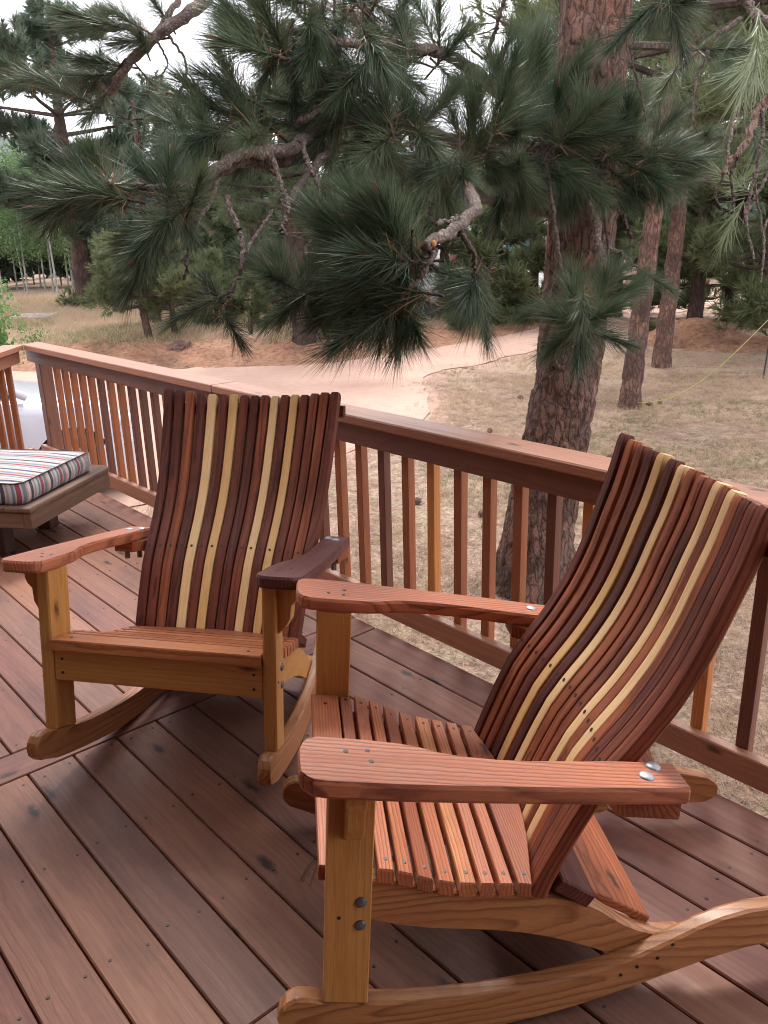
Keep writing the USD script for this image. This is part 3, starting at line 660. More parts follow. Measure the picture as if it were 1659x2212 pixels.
def rocker_chair(idx, label, rows, loc, arm_z0, arm_sl, lean, reds, arms, yel):
    ch = thing('rocking_chair', label, 'rocking chair', loc=loc, rows=rows)
    R_ = np.random.default_rng(100 + idx)
    def sheared(m, s):
        v = np.asarray(m.vertices).copy(); v[:, 1] += s * KT * v[:, 0]
        return fix(trimesh.Trimesh(v, m.faces, process=False))
    def xz(poly, y0, y1, b):
        return axes((lambda m: (m.apply_translation((0, 0, min(y0, y1))), m)[1])(slab(poly, abs(y1 - y0), b)), [0, 2, 1])
    def screw(p, at_, axis=2, r=0.0046, h=0.0022, m=SCREW):
        c = trimesh.creation.cylinder(r, h, sections=10)
        v = np.asarray(c.vertices)
        v = v[:, {2: [0, 1, 2], 1: [0, 2, 1], 0: [2, 1, 0]}[axis]] + np.asarray(at_)
        put(p, 'screw', fix(trimesh.Trimesh(v, c.faces, process=False)), m)
    def dome(p, at_, nrm, r=0.0125, m=ZINC, h=0.38):
        s = trimesh.creation.icosphere(2, 1.0)
        v = np.asarray(s.vertices); v = v[:, [0, 1, 2]].copy(); v[:, 2] = np.maximum(v[:, 2], -0.15) * h; v *= r
        nrm = np.asarray(nrm, float) / np.linalg.norm(nrm)
        a = np.cross(nrm, V3(0, 1, 0) if abs(nrm[1]) < 0.8 else V3(1, 0, 0)); a /= np.linalg.norm(a); b_ = np.cross(nrm, a)
        put(p, 'bolt_head', fix(trimesh.Trimesh(np.asarray(at_) + v @ np.array([a, b_, nrm]), s.faces, process=False)), m, smooth=40)
    def armz(x): return arm_z0 + arm_sl * x
    for s in (1, -1):
        y0, y1 = s * WO, s * WI
        # leg
        tz = armz(-0.043) - 0.034
        leg = xz([(0, .127), (0, armz(0) - .0345), (-WL, armz(-WL) - .0345), (-WL, .109)], y0, y1, 0.005)
        p = put(ch, 'front_leg', sheared(leg, s), FIR, gc=board_gc(2, 0, 1, pith=0.04))
        for bz in (.352, .300):
            dome(p, (-0.066, s * (WO + KT * -0.066 + 0.0005), bz), (0, s, 0), 0.0115, BOLTD, 0.5)
        screw(p, (-0.026, s * (WO - KT * .026), .322), 1, 0.0035)
        # rocker
        rk = xz(smooth_rock(), y0, y1, 0.007)
        p = put(ch, 'rocker', sheared(rk, s), FIRB, gc=board_gc(0, 2, 1, pith=0.03), smooth=25)
        for sx, sz in ((-.655, .10), (-.70, .115), (-.73, .145), (-.62, .085)):
            screw(p, (sx, s * (WO + KT * sx), sz), 1, 0.004)
        # side rail under the seat
        st = [(-.004, .373), (-.06, .371), (-.10, .361), (-.16, .345), (-.21, .325), (-.26, .310), (-.33, .297), (-.42, .284), (-.455, .272), (-.50, .258), (-.546, .238), (-.575, .220), (-.60, .2), (-.635, .174), (-.67, .154), (-.71, .139), (-.775, .128), (-.785, .112), (-.76, .095),
              (-.70, .088), (-.65, .094), (-.60, .106), (-.55, .131), (-.50, .154), (-.455, .172), (-.40, .190), (-.35, .203), (-.30, .214), (-.22, .229), (-.147, .248), (-.09, .270), (-.004, .281)]
        put(ch, 'side_rail', sheared(xz(st, s * (WI - .001), s * (WI - TT), 0.005), s), FIR if idx == 0 else FIRB, gc=board_gc(0, 2, 1, pith=0.04), smooth=20)
        # bracket on the outer face of the leg
        zt = armz(-.045) - .0345
        br = [(WO - .001, zt), (WO + .062, zt - .001), (WO + .064, zt - .03), (WO + .056, zt - .048), (WO + .042, zt - .062), (WO + .041, zt - .075), (WO + .038, zt - .10), (WO + .024, zt - .125), (WO - .001, zt - .15)]
        bm = slab([(y - WO, z) for y, z in br], 0.036, 0.004)
        v = np.asarray(bm.vertices)
        bm = fix(trimesh.Trimesh(np.column_stack([v[:, 2] - .066, s * (v[:, 0] + WO - KT * .048), v[:, 1]]), bm.faces, process=False))
        put(ch, 'arm_bracket', bm, FIR, gc=board_gc(2, 1, 0, pith=0.04))
        # arm
        inner = [(.046, .335), (.036, .322), (.018, .314), (-.07, .315), (-.13, .320), (-.165, .328), (-.195, .340), (-.24, .3485), (-.30, .3515), (-.36, .349), (-.43, .342), (-.5, .334), (-.64, .325)]
        outer = [(-.645, .33), (-.645, .402), (-.64, .408), (-.45, .426), (-.25, .440), (-.12, .4475), (.0, .450), (.028, .447), (.04, .438), (.05, .425), (.052, .40), (.0525, .36)]
        am = slab(inner + outer, 0.034, 0.007)
        v = np.asarray(am.vertices)
        am = fix(trimesh.Trimesh(np.column_stack([v[:, 0], s * v[:, 1], armz(v[:, 0]) - .034 + v[:, 2]]), am.faces, process=False))
        p = put(ch, 'armrest', am, arms[0 if s > 0 else 1], gc=board_gc(0, 1, 2, quarter=True), smooth=22)
        for sx, sy in ((-.03, .358), (-.068, .352), (-.072, .384)):
            screw(p, (sx, s * sy, armz(sx) - .0004), 2, 0.0048)
        for bx, by in ((-.598, .344), (-.571, .377)):
            dome(p, (bx, s * by, armz(bx)), (-arm_sl, 0, 1), 0.0145, ZINC)
            if idx == 1:
                continue
            nut = trimesh.creation.cylinder(0.009, 0.03, sections=6); nut.apply_translation((bx + .02, s * by, armz(bx) - .084))
            put(p, 'nut', nut, BOLTD)
    # apron and seat boards
    put(ch, 'front_apron', cbox(0.034, 2 * WI - .003, .094, .003, (-.0205, 0, .3265)), FIR, gc=board_gc(1, 2, 0, pith=0.04))
    for s in (1, -1):
        for zz in (.305, .347):
            screw(stage.GetPrimAtPath(ch + '/front_apron').GetPath().pathString, (-.0033, s * (WI - .028), zz), 0, 0.0042)
    edges = [(.012, -.0575), (-.0625, -.0905), (-.1, -.131), (-.139, -.168), (-.177, -.2085), (-.219, -.2515), (-.262, -.2955), (-.3045, -.333), (-.3435, -.372), (-.3825, None)]
    for i, (x0, x1) in enumerate(edges):
        if i == 0:
            hy0 = hy1 = WI - .0025
            poly = [(x0, -hy0), (x0, hy0), (x1, hy1), (x1, -hy1)]
        elif x1 is not None:
            hy0, hy1 = WI + KT * x0 + .012, WI + KT * x1 + .012
            if i == 1:
                hy0 = hy1 = WI - .004 + KT * x0 + .0
            poly = [(x0, -hy0), (x0, hy0), (x1, hy1), (x1, -hy1)]
        else:
            hy = WI + KT * x0 + .01
            yy = np.linspace(-hy, hy, 15)
            poly = [(x0, hy), (x0, -hy)] + [(slat_x(y, .32, lean) + .006, y) for y in yy]
        m = slab(poly, .0345, .004)
        v = np.asarray(m.vertices)
        xm = (x0 + (x1 if x1 is not None else -.42)) / 2
        sl = (zs(xm + .015) - zs(xm - .015)) / .03
        m = fix(trimesh.Trimesh(np.column_stack([v[:, 0], v[:, 1], zs(xm) + sl * (v[:, 0] - xm) - .0345 + v[:, 2]]), m.faces, process=False))
        p = put(ch, 'seat_board', m, SEATW[R_.choice([0, 0, 1, 2])], gc=board_gc(1, 0, 2, seed=int(R_.integers(1 << 30)), quarter=True))
        for s in (1, -1):
            sy = (WI + KT * xm - .018) if i else WI - .05
            screw(p, (xm, s * sy, zs(xm) - .0003), 2, 0.0046)
    # back slats
    for k in range(17):
        tones = 'y' if k in (4, 6, 10, 12) else 'r'
        zz = np.concatenate([[SLATP[0, 1]], np.linspace(.30, 1.085, 30), [1.098, 1.106]])
        yk = (k - 8) * (.0359 + (zz - .577) * .0069)
        edge_drop = .2 * ((8 * .0395) ** 2 - yk ** 2)
        zr = zz - edge_drop * np.clip((zz - .6) / .5, 0, 1) + (R_.uniform(-.004, .003) * np.clip((zz - .9) / .2, 0, 1))
        x = np.array([slat_x(y, z, lean) for y, z in zip(yk, zz)])
        c = np.column_stack([x, yk, zr])
        t = np.gradient(c, axis=0); t /= np.linalg.norm(t, axis=1, keepdims=True)
        # square to the slat: out of its face, and across it (following the hollow of the back)
        dxdy = np.array([(slat_x(y + .01, z, lean) - slat_x(y - .01, z, lean)) / .02 for y, z in zip(yk, zz)]) * 0.55
        e2 = np.column_stack([dxdy, np.ones(len(zz)), np.zeros(len(zz))]); e2 /= np.linalg.norm(e2, axis=1, keepdims=True)
        e1 = np.cross(e2, t); e1 /= np.linalg.norm(e1, axis=1, keepdims=True)
        e1 *= np.sign(e1[:, :1])
        w, th, b = .0326 + R_.uniform(-.0012, .0012), .035, .0055
        sec = np.array([(-w / 2 + b, 0), (-w / 2 + b * .3, -b * .3), (-w / 2, -b), (-w / 2, -th + b), (-w / 2 + b, -th), (w / 2 - b, -th), (w / 2, -th + b), (w / 2, -b), (w / 2 - b * .3, -b * .3), (w / 2 - b, 0)])
        n, sN = len(zz), len(sec)
        scale = np.ones(n); scale[-1] = .76; scale[-2] = .96
        mid = np.array([0, -th / 2])
        v = np.zeros((n, sN, 3))
        for i in range(n):
            q = mid + (sec - mid) * scale[i]
            v[i] = c[i] + q[:, :1] * e2[i] + q[:, 1:] * e1[i]
        arc = np.concatenate([[0], np.cumsum(np.linalg.norm(np.diff(c, axis=0), axis=1))])
        gcv = np.column_stack([np.repeat(arc, sN), np.tile(sec[:, 0], n), np.tile(sec[:, 1], n)])
        i, j = np.meshgrid(np.arange(n - 1), np.arange(sN), indexing='ij')
        q = np.stack([i * sN + j, i * sN + (j + 1) % sN, (i + 1) * sN + (j + 1) % sN, (i + 1) * sN + j], -1).reshape(-1, 4)
        f = np.vstack([q[:, [0, 1, 2]], q[:, [0, 2, 3]], [[0, a, a + 1] for a in range(1, sN - 1)], [[(n - 1) * sN, (n - 1) * sN + a + 1, (n - 1) * sN + a] for a in range(1, sN - 1)]])
        vv = v.reshape(-1, 3)
        tm = fix(trimesh.Trimesh(vv, f, process=False))
        from scipy.spatial import cKDTree
        tree = cKDTree(vv)
        off = V3(R_.uniform(0, 30), R_.uniform(-.02, .02), -R_.uniform(.015, .06))
        def gc(x, tree=tree, gcv=gcv, off=off):
            return gcv[tree.query(x)[1]] + off
        m_ = yel[R_.choice([0, 0, 1])] if tones == 'y' else reds[R_.integers(len(reds))]
        p = put(ch, 'back_slat', tm, m_, gc=gc, smooth=32, label=('pale sapwood back slat' if tones == 'y' else None))
        kk = int(np.argmin(np.abs(zz - .577)))
        hz = [kk] + ([int(np.argmin(np.abs(zz - .30)))] if False else [])
        for h in hz:
            cyl = trimesh.creation.cylinder(.0048, .003, sections=10)
            cv = np.asarray(cyl.vertices)
            cv = c[h] + cv[:, :1] * e2[h] + cv[:, 1:2] * t[h] + (cv[:, 2:] - .0008) * e1[h]
            put(p, 'screw', fix(trimesh.Trimesh(cv, cyl.faces, process=False)), SCREW)
    # battens behind the back
    ys_ = np.linspace(-.402, .402, 25)
    front = [(np.where(abs(y) > .325, -.512, slat_x(np.clip(y, -.31, .31), .575, lean) - .042), y) for y in ys_]
    rear = [(min(-.612, float(slat_x(np.clip(y, -.31, .31), .575, lean) - .105)), y) for y in ys_[::-1]]
    m = slab([(float(a), float(b_)) for a, b_ in front + rear], .036, .003)
    v = np.asarray(m.vertices)
    m = fix(trimesh.Trimesh(np.column_stack([v[:, 0], v[:, 1], armz(v[:, 0]) - .0705 + v[:, 2]]), m.faces, process=False))
    put(ch, 'arm_batten', m, RED[2], gc=board_gc(1, 0, 2, pith=0.04))
    ys_ = np.linspace(-.345, .345, 21)
    f2 = [(slat_x(np.clip(y, -.33, .33), 1.04, lean) - .037, y) for y in ys_]
    r2 = [(slat_x(np.clip(y, -.33, .33), 1.04, lean) - .037 - .03, y) for y in ys_[::-1]]
    m = slab([(float(a), float(b_)) for a, b_ in f2 + r2], .042, .004); m.apply_translation((0, 0, 1.012))
    put(ch, 'upper_batten', m, RED[1], gc=board_gc(1, 2, 0, pith=0.04))
    m = cbox(.092, 2 * (WI + KT * -.5) + .02, .034, .004)
    v = np.asarray(m.vertices); a_ = math.radians(32)
    m = fix(trimesh.Trimesh(np.column_stack([v[:, 0] * math.cos(a_) - v[:, 2] * math.sin(a_) - .506, v[:, 1], v[:, 0] * math.sin(a_) + v[:, 2] * math.cos(a_) + .281]), m.faces, process=False))
    p = put(ch, 'back_ledger', m, RED[3], gc=board_gc(1, 0, 2))
    m = cbox(.205, 2 * (WI - TT + KT * -.6) - .006, .02, .003)
    v = np.asarray(m.vertices); a_ = math.radians(30)
    m = fix(trimesh.Trimesh(np.column_stack([v[:, 0] * math.cos(a_) - v[:, 2] * math.sin(a_) - .616, v[:, 1], v[:, 0] * math.sin(a_) + v[:, 2] * math.cos(a_) + .196]), m.faces, process=False))
    put(ch, 'rear_brace', m, RED[4], gc=board_gc(1, 0, 2, pith=0.05))
    return ch

def slat_x(y, z, lean):
    """Front face of the back: where the outer slats stand, hollowed towards the middle."""
    yo = 8 * (.0359 + (z - .577) * .0069)
    x = np.interp(z, SLATP[:, 1], SLATP[:, 0])
    return x + .75 * (y * y - yo * yo) - 2.6 * (y ** 4 - yo ** 4) - lean * max(z - .30, 0)

def smooth_rock():
    return ROCK_FRONT[::-1] * 0 + ROCK_BOT + ROCK_REAR + ROCK_TOP + ROCK_FRONT

CH1_ROWS = [[-0.20570875, -0.96657969, 0.15299544], [0.97801146, -0.20853626, -0.0024929], [0.03431467, 0.14911849, 0.98822375]]
CH2_ROWS = [[-0.99328897, -0.09593159, 0.06460771], [0.09770373, -0.99490537, 0.02484507], [0.06189514, 0.03099074, 0.99760141]]
rocker_chair(0, 'rocking chair facing the viewer, its right arm dark brown, nearest the striped cushion', CH1_ROWS, (-0.67264, 2.03426, 0.0600), .643, .044, .062, [RED[0], RED[1], RED[1], RED[3], RED[2]], (ARMD, ARMW), YEL)
rocker_chair(1, 'nearer rocking chair seen from its side, turned to the left, in the foreground', CH2_ROWS, (-0.18365, 1.55278, 0.0240), .678, .104, .0, [RED[0], RED[2], RED[2], RED[4], RED[1], RED[3]], (ARMW, ARMW), YEL)

# ------------------------------------------------------------------ low table with a striped cushion
A_ = un(4.105, -1.248); B_ = un(4.600, -1.900)
ex = (B_ - A_) / np.linalg.norm(B_ - A_)          # along its near edge
ey = V3(-ex[1], ex[0], 0)
ey = ey if np.dot(ey, un(4.25, -1.17) - A_) > 0 else -ey
if np.dot(np.cross(ex, ey), V3(0, 0, 1)) < 0:
    TROWS, sy = (ex, -ey, V3(0, 0, 1)), -1
else:
    TROWS, sy = (ex, ey, V3(0, 0, 1)), 1
WID, LEN, ZT, ZB = np.linalg.norm(B_ - A_), 1.15, .305, .192
tab = thing('low_table', 'low weathered wooden table with thick edges on the deck near the railing corner', 'table', loc=(A_[0], A_[1], 0), rows=TROWS)
put(tab, 'frame_board', slab([(0.0, 0), (WID - .045, 0), (WID, sy * .03), (WID, sy * .04), (0, sy * .04)], ZT - ZB - .026, .006).apply_translation((0, 0, ZB)), OTTW, gc=board_gc(0, 2, 1))
put(tab, 'frame_board', cbox(.04, LEN - .085, ZT - ZB - .026, .006, (.02, sy * (LEN / 2 + .0), (ZT - .026 + ZB) / 2)), OTTW, gc=board_gc(1, 2, 0))
put(tab, 'frame_board', cbox(.04, LEN - .085, ZT - ZB - .026, .006, (WID - .02, sy * (LEN / 2), (ZT - .026 + ZB) / 2)), OTTW, gc=board_gc(1, 2, 0))
for k in range(8):
    y0, y1 = k * LEN / 8 + .0015, (k + 1) * LEN / 8 - .0015
    pl = [(-.006, sy * y0), (WID + .004, sy * y0), (WID + .004, sy * y1), (-.006, sy * y1)] if k else [(-.006, -sy * .006), (WID - .045, -sy * .006), (WID + .004, sy * .03), (WID + .004, sy * y1), (-.006, sy * y1)]
    put(tab, 'top_plank', slab(pl, .025, .006).apply_translation((0, 0, ZT - .025)), OTTW, gc=board_gc(0, 1, 2))
for lx in (.15, WID - .26):
    for ly in (.30, LEN - .12):
        put(tab, 'leg', cbox(.088, .088, ZT - .027, .004, (lx, sy * ly, (ZT - .027) / 2)), OTTD, gc=board_gc(2, 0, 1))
STRIPE_C = [((.27, .055, .075), 1.35), ((.46, .37, .34), .45), ((.13, .20, .24), 1.3), ((.50, .26, .20), .7), ((.50, .47, .46), 1.2), ((.055, .05, .075), 1.35), ((.48, .45, .43), .55), ((.33, .28, .25), .8), ((.47, .47, .50), 1.1), ((.15, .22, .25), .9), ((.45, .41, .40), .5)]
ramp, t_ = [], 0.0
tot = sum(w for _, w in STRIPE_C)
for c_, w_ in STRIPE_C:
    ramp += [(t_ / tot, c_)]
    t_ += w_
stripes = mat('striped_canvas', {
    'a': ('attribute', {'attribute': 'gc'}), 'x': ('separate_xyz', {}),
    'fr': ('math', {'math_type': 'multiply', 'value2': 1 / .172}), 'f': ('math', {'math_type': 'fraction'}),
    'r': ('rgb_ramp', {'ramp': ramp, 'interpolate': False}),
    'n': ('noise_texture', {'scale': 900.0, 'detail': 1.0}), 'b': ('bump', {'strength': 0.25, 'distance': 0.001}),
    'p': ('principled_bsdf', {'roughness': 0.85, 'sheen_weight': 0.1}),
}, [('a.vector', 'x.vector'), ('x.x', 'fr.value1'), ('fr.value', 'f.value1'), ('f.value', 'r.fac'), ('r.color', 'p.base_color'), ('a.vector', 'n.vector'), ('n.fac', 'b.height'), ('b.normal', 'p.normal')])
cu = thing('seat_cushion', 'striped canvas cushion in white, red, teal and charcoal lying on the low table', 'cushion', loc=(A_[0], A_[1], 0), rows=TROWS)
CX0, CX1, CY0, CY1, CR, CZ0, CZ1 = .035, WID - .115, .055, 1.02, .05, ZT + .001, ZT + .115
def rrect(inset, npc=7):
    out = []
    for cx, cy, a0 in ((CX1 - CR, CY0 + CR, -90), (CX1 - CR, CY1 - CR, 0), (CX0 + CR, CY1 - CR, 90), (CX0 + CR, CY0 + CR, 180)):
        for a in np.radians(np.linspace(a0, a0 + 90, npc)):
            out.append((cx + (CR - inset) * math.cos(a), cy + (CR - inset) * math.sin(a)))
    out = np.array(out)
    # subdivide the straight sides
    res = []
    for a, b in zip(out, np.roll(out, -1, 0)):
        n = max(1, int(np.linalg.norm(b - a) / .035))
        res += [a + (b - a) * k / n for k in range(n)]
    return np.array(res)
ring0 = rrect(0)
per = np.concatenate([[0], np.cumsum(np.linalg.norm(np.diff(np.vstack([ring0, ring0[:1]]), axis=0), axis=1))])
n = len(ring0)
cen = np.array([(CX0 + CX1) / 2, (CY0 + CY1) / 2])
side_v, side_g = [], []
prof = [(0.016, CZ0), (0.003, CZ0 + .012), (-.006, CZ0 + .035), (-.009, CZ0 + .057), (-.006, CZ0 + .08), (0.003, CZ1 - .012), (0.008, CZ1 - .004)]
for ins, z in prof:
    d = (cen - ring0); d /= np.linalg.norm(d, axis=1, keepdims=True)
    q = ring0 + d * ins
    wob_ = .003 * np.sin(per[:-1] * 31) * (1 if abs(z - (CZ0 + CZ1) / 2) < .03 else .3)
    side_v.append(np.column_stack([q[:, 0], sy * q[:, 1], np.full(n, z) + wob_]))
    side_g.append(np.column_stack([per[:-1] * 1.0 + .03, np.full(n, z), np.zeros(n)]))
sv, sg = np.vstack(side_v), np.vstack(side_g)
i, j = np.meshgrid(np.arange(len(prof) - 1), np.arange(n), indexing='ij')
q = np.stack([i * n + j, i * n + (j + 1) % n, (i + 1) * n + (j + 1) % n, (i + 1) * n + j], -1).reshape(-1, 4)
put(cu, 'side_band', (sv, q), stripes, gc=lambda v: sg, smooth=True)
tv, tg, L = [], [], 9
for k in range(L):
    s_ = k / (L - 1)
    q_ = ring0 + (cen - ring0) * s_
    d = (cen - ring0); d /= np.linalg.norm(d, axis=1, keepdims=True)
    q_ = q_ + d * .008 * (1 - s_)
    zz_ = CZ1 - .003 + .022 * (1 - (1 - s_) ** 2.5) + .006 * (meshkit.fbm(np.column_stack([q_ * 7, 0 * q_[:, 0]]), 3, 6) - .5) * min(1, 3 * s_)
    tv.append(np.column_stack([q_[:, 0], sy * q_[:, 1], zz_]))
    tg.append(np.column_stack([q_[:, 0] + .02, q_[:, 1], 0 * zz_]))
tv, tg = np.vstack(tv), np.vstack(tg)
i, j = np.meshgrid(np.arange(L - 1), np.arange(n), indexing='ij')
q = np.stack([i * n + j, i * n + (j + 1) % n, (i + 1) * n + (j + 1) % n, (i + 1) * n + j], -1).reshape(-1, 4)
put(cu, 'top_panel', (tv, q), stripes, gc=lambda v: tg, smooth=True)
bv = np.column_stack([ring0[:, 0], sy * ring0[:, 1], np.full(n, CZ0 + .001)])
put(cu, 'bottom_panel', (np.vstack([bv, [[cen[0], sy * cen[1], CZ0 + .001]]]), [[k, (k + 1) % n, n] for k in range(n)]), BLACKP)
d = (cen - ring0); d /= np.linalg.norm(d, axis=1, keepdims=True)
pq = ring0 + d * .005
put(cu, 'piping', tube(np.column_stack([np.append(pq[:, 0], pq[0, 0]), sy * np.append(pq[:, 1], pq[0, 1]), np.full(n + 1, CZ1 - .002)]), .0032, 6, cap=False), BLACKP, smooth=True)
# ------------------------------------------------------------------ white car beyond the railing
CAR_F = -N.copy(); CAR_F /= np.linalg.norm(CAR_F)        # towards its front
CAR_R = V3(CAR_F[1], -CAR_F[0], 0)                                # towards its right-hand side
CAR_R = CAR_R if CAR_R[1] < 0 else -CAR_R
front_right = V3(-2.12, 7.30, -0.62)                              # ground under the front right corner
carL, carW = 4.5, 1.78
c0 = front_right - CAR_R * carW / 2
ROWS_CAR = (CAR_F, -CAR_R, V3(0, 0, 1)) if np.dot(np.cross(CAR_F, -CAR_R), V3(0, 0, 1)) > 0 else (CAR_F, CAR_R, V3(0, 0, 1))
SY = -1 if np.dot(ROWS_CAR[1], CAR_R) < 0 else 1                  # local y sign of its right-hand side
car = thing('parked_car', 'white car parked beyond the railing, seen between the balusters', 'car', loc=tuple(c0), rows=ROWS_CAR)
def car_body():
    # stations back from the nose: half width, sill height, shoulder height
    st = [(0.02, .60, .30, .62), (.06, .72, .24, .70), (.16, .80, .22, .78), (.35, .855, .22, .865), (.6, .88, .22, .915), (.9, .89, .22, .95), (1.15, .89, .22, .985), (1.5, .89, .22, 1.0), (2.2, .89, .22, 1.0), (3.2, .89, .22, 1.0), (4.0, .87, .24, .98), (4.4, .8, .3, .93), (4.48, .7, .4, .85)]
    k = 28
    vs = []
    for x, w, z0, z1 in st:
        a = np.linspace(0, 2 * np.pi, k, endpoint=False)
        c, s = np.cos(a), np.sin(a)
        p = 0.34
        y = w * np.sign(c) * np.abs(c) ** p
        zz = (z0 + z1) / 2 + (z1 - z0) / 2 * np.sign(s) * np.abs(s) ** p
        zz = np.where(s > 0, zz + .045 * (1 - (y / w) ** 2), zz)
        vs.append(np.column_stack([np.full(k, -x), y, zz]))
    v = np.vstack(vs)
    n = len(st)
    i, j = np.meshgrid(np.arange(n - 1), np.arange(k), indexing='ij')
    q = np.stack([i * k + j, i * k + (j + 1) % k, (i + 1) * k + (j + 1) % k, (i + 1) * k + j], -1).reshape(-1, 4)
    f = np.vstack([q[:, [0, 1, 2]], q[:, [0, 2, 3]], [[0, a + 1, a] for a in range(1, k - 1)], [[(n - 1) * k, (n - 1) * k + a, (n - 1) * k + a + 1] for a in range(1, k - 1)]])
    return fix(trimesh.Trimesh(v, f, process=False))
bodym = car_body()
import manifold3d
def to_man(m):
    m = trimesh.Trimesh(m.vertices, m.faces, process=True)
    m.merge_vertices(digits_vertex=6)
    return manifold3d.Manifold(manifold3d.Mesh(np.asarray(m.vertices, np.float32), np.asarray(m.faces, np.uint32)))
def from_man(M):
    me = M.to_mesh(); return trimesh.Trimesh(me.vert_properties[:, :3], me.tri_verts, process=False)
bm = to_man(bodym)
for wx in (-.68, -3.4):
    cyl = manifold3d.Manifold.cylinder(2.4, .365, .365, 40, True).rotate((90, 0, 0)).translate((wx, 0, .33))
    bm = bm - cyl
put(car, 'body', from_man(bm), WHITE, smooth=38)
put(car, 'wheel_well', cbox(3.9, 1.5, .55, 0, (-2.25, 0, .42)), BLACKP)
def slab_car(pts_xz, y0, y1, b=.01):
    return axes((lambda m: (m.apply_translation((0, 0, min(y0, y1))), m)[1])(slab(pts_xz, abs(y1 - y0), b)), [0, 2, 1])
put(car, 'windows', slab_car([(-1.02, .99), (-1.9, 1.42), (-3.6, 1.42), (-4.2, 1.0)], -.70, .70, .03), CARGLASS, smooth=30)
put(car, 'roof', slab_car([(-1.86, 1.43), (-2.2, 1.50), (-3.4, 1.50), (-3.75, 1.43)], -.66, .66, .03), WHITE, smooth=30)
for s in (1, -1):
    put(car, 'windscreen_pillar', tube([(-.96, s * .78, .985), (-1.38, s * .74, 1.22), (-1.86, s * .67, 1.45)], .035, 8), WHITE, smooth=True)
    for wx in (-.68, -3.4):
        t = trimesh.creation.torus(.25, .085, major_sections=36, minor_sections=12)
        v = np.asarray(t.vertices)[:, [0, 2, 1]] * np.array([1, 1.15, 1]) + (wx, s * .785, .33)
        w = put(car, 'wheel', fix(trimesh.Trimesh(v, t.faces, process=False)), TYRE, smooth=True)
        r = trimesh.creation.cylinder(.20, .10, sections=28)
        v = np.asarray(r.vertices)[:, [0, 2, 1]] + (wx, s * .80, .33)
        put(w, 'rim', fix(trimesh.Trimesh(v, r.faces, process=False)), GREYM)
    hl = trimesh.creation.icosphere(2, 1.0); v = np.asarray(hl.vertices) * (.13, .13, .085) + (-.15, s * .70, .66)
    h_ = put(car, 'headlight', trimesh.Trimesh(v, hl.faces, process=False), LAMP, smooth=True)
    v = np.asarray(hl.vertices) * (.09, .035, .045) + (-.30, s * .80, .60)
    put(h_, 'signal_lamp', trimesh.Trimesh(v, hl.faces, process=False), ORANGE, smooth=True)
    v = np.asarray(hl.vertices) * (.07, .12, .085) + (-1.42, s * 1.0, 1.02)
    mr = put(car, 'side_mirror', trimesh.Trimesh(v, hl.faces, process=False), WHITE, smooth=True)
put(car, 'bumper', slab([(.055, -.62), (.075, -.3), (.08, 0), (.075, .3), (.055, .62), (-.12, .86), (-.42, .905), (-.42, .82), (-.1, .7), (0, 0), (-.1, -.7), (-.42, -.82), (-.42, -.905), (-.12, -.86)], .26, .02).apply_translation((0, 0, .235)), WHITE, smooth=35)
put(car, 'grille', cbox(.03, .9, .12, .01, (.0, 0, .60)), BLACKP)
for x0 in (-1.10, -2.3):
    put(car, 'door_seam', tube(smooth_path([(x0 + .02, SY * .893, .93), (x0 - .02, SY * .897, .7), (x0, SY * .897, .4), (x0 + .06, SY * .893, .27)], 12), .0055, 5), BLACKP)
lt = meshkit.text_mesh('BR', .055, .004)
v = np.asarray(lt.vertices)
v = np.column_stack([v[:, 0] - 1.29, np.full(len(v), SY * .893) + SY * v[:, 2], v[:, 1] + .68]) if SY < 0 else np.column_stack([-v[:, 0] - 1.3, SY * (.893 + v[:, 2]), v[:, 1] + .44])
put(car, 'door_lettering', fix(trimesh.Trimesh(v, lt.faces, process=False)), LETTER)

# ------------------------------------------------------------------ foliage
def blade_mesh(base, d, length, width, droop, roll, segs=2):
    """One needle as a narrow strip that tapers to a point."""
    d = d / np.linalg.norm(d)
    side = np.cross(d, V3(0, 0, 1) if abs(d[2]) < .9 else V3(1, 0, 0)); side /= np.linalg.norm(side)
    up = np.cross(side, d)
    sd = side * math.cos(roll) + up * math.sin(roll)
    pts, w = [], [1.0, 0.85, 0.0] if segs == 2 else [1.0, 0.0]
    for k in range(segs + 1):
        t = k / segs
        pts.append(base + d * length * t + droop * t * t)
    v = []
    for p, wi in zip(pts[:-1], w):
        v += [p - sd * width * wi / 2, p + sd * width * wi / 2]
    v.append(pts[-1])
    if segs == 2:
        f = [(0, 1, 3), (0, 3, 2), (2, 3, 4)]
    else:
        f = [(0, 1, 2)]
    return v, f

def tuft_mesh(r, axis_len, n, length, width, spread=(18, 68), droop=.02, segs=2, curl=0.0):
    """Needles set along a shoot that runs along +z."""
    V, F, k = [], [], 0
    for _ in range(n):
        s = r.random() ** .8
        az = r.uniform(0, 2 * math.pi)
        pol = math.radians(r.uniform(*spread)) * (1.15 - .75 * s ** 2)
        d = V3(math.sin(pol) * math.cos(az), math.sin(pol) * math.sin(az), math.cos(pol))
        L = length * r.uniform(.72, 1.1)
        dr = V3(*r.normal(0, 1, 3)) * droop + V3(0, 0, curl * r.uniform(-.4, 1.5))
        if r.random() < .12:
            L *= r.uniform(.45, .75)
        v, f = blade_mesh(V3(0, 0, s * axis_len), d, L, width * r.uniform(.8, 1.2), dr, r.uniform(0, math.pi), segs)
        V += v; F += [tuple(i + k for i in q) for q in f]; k += len(v)
    return np.array(V), np.array(F)

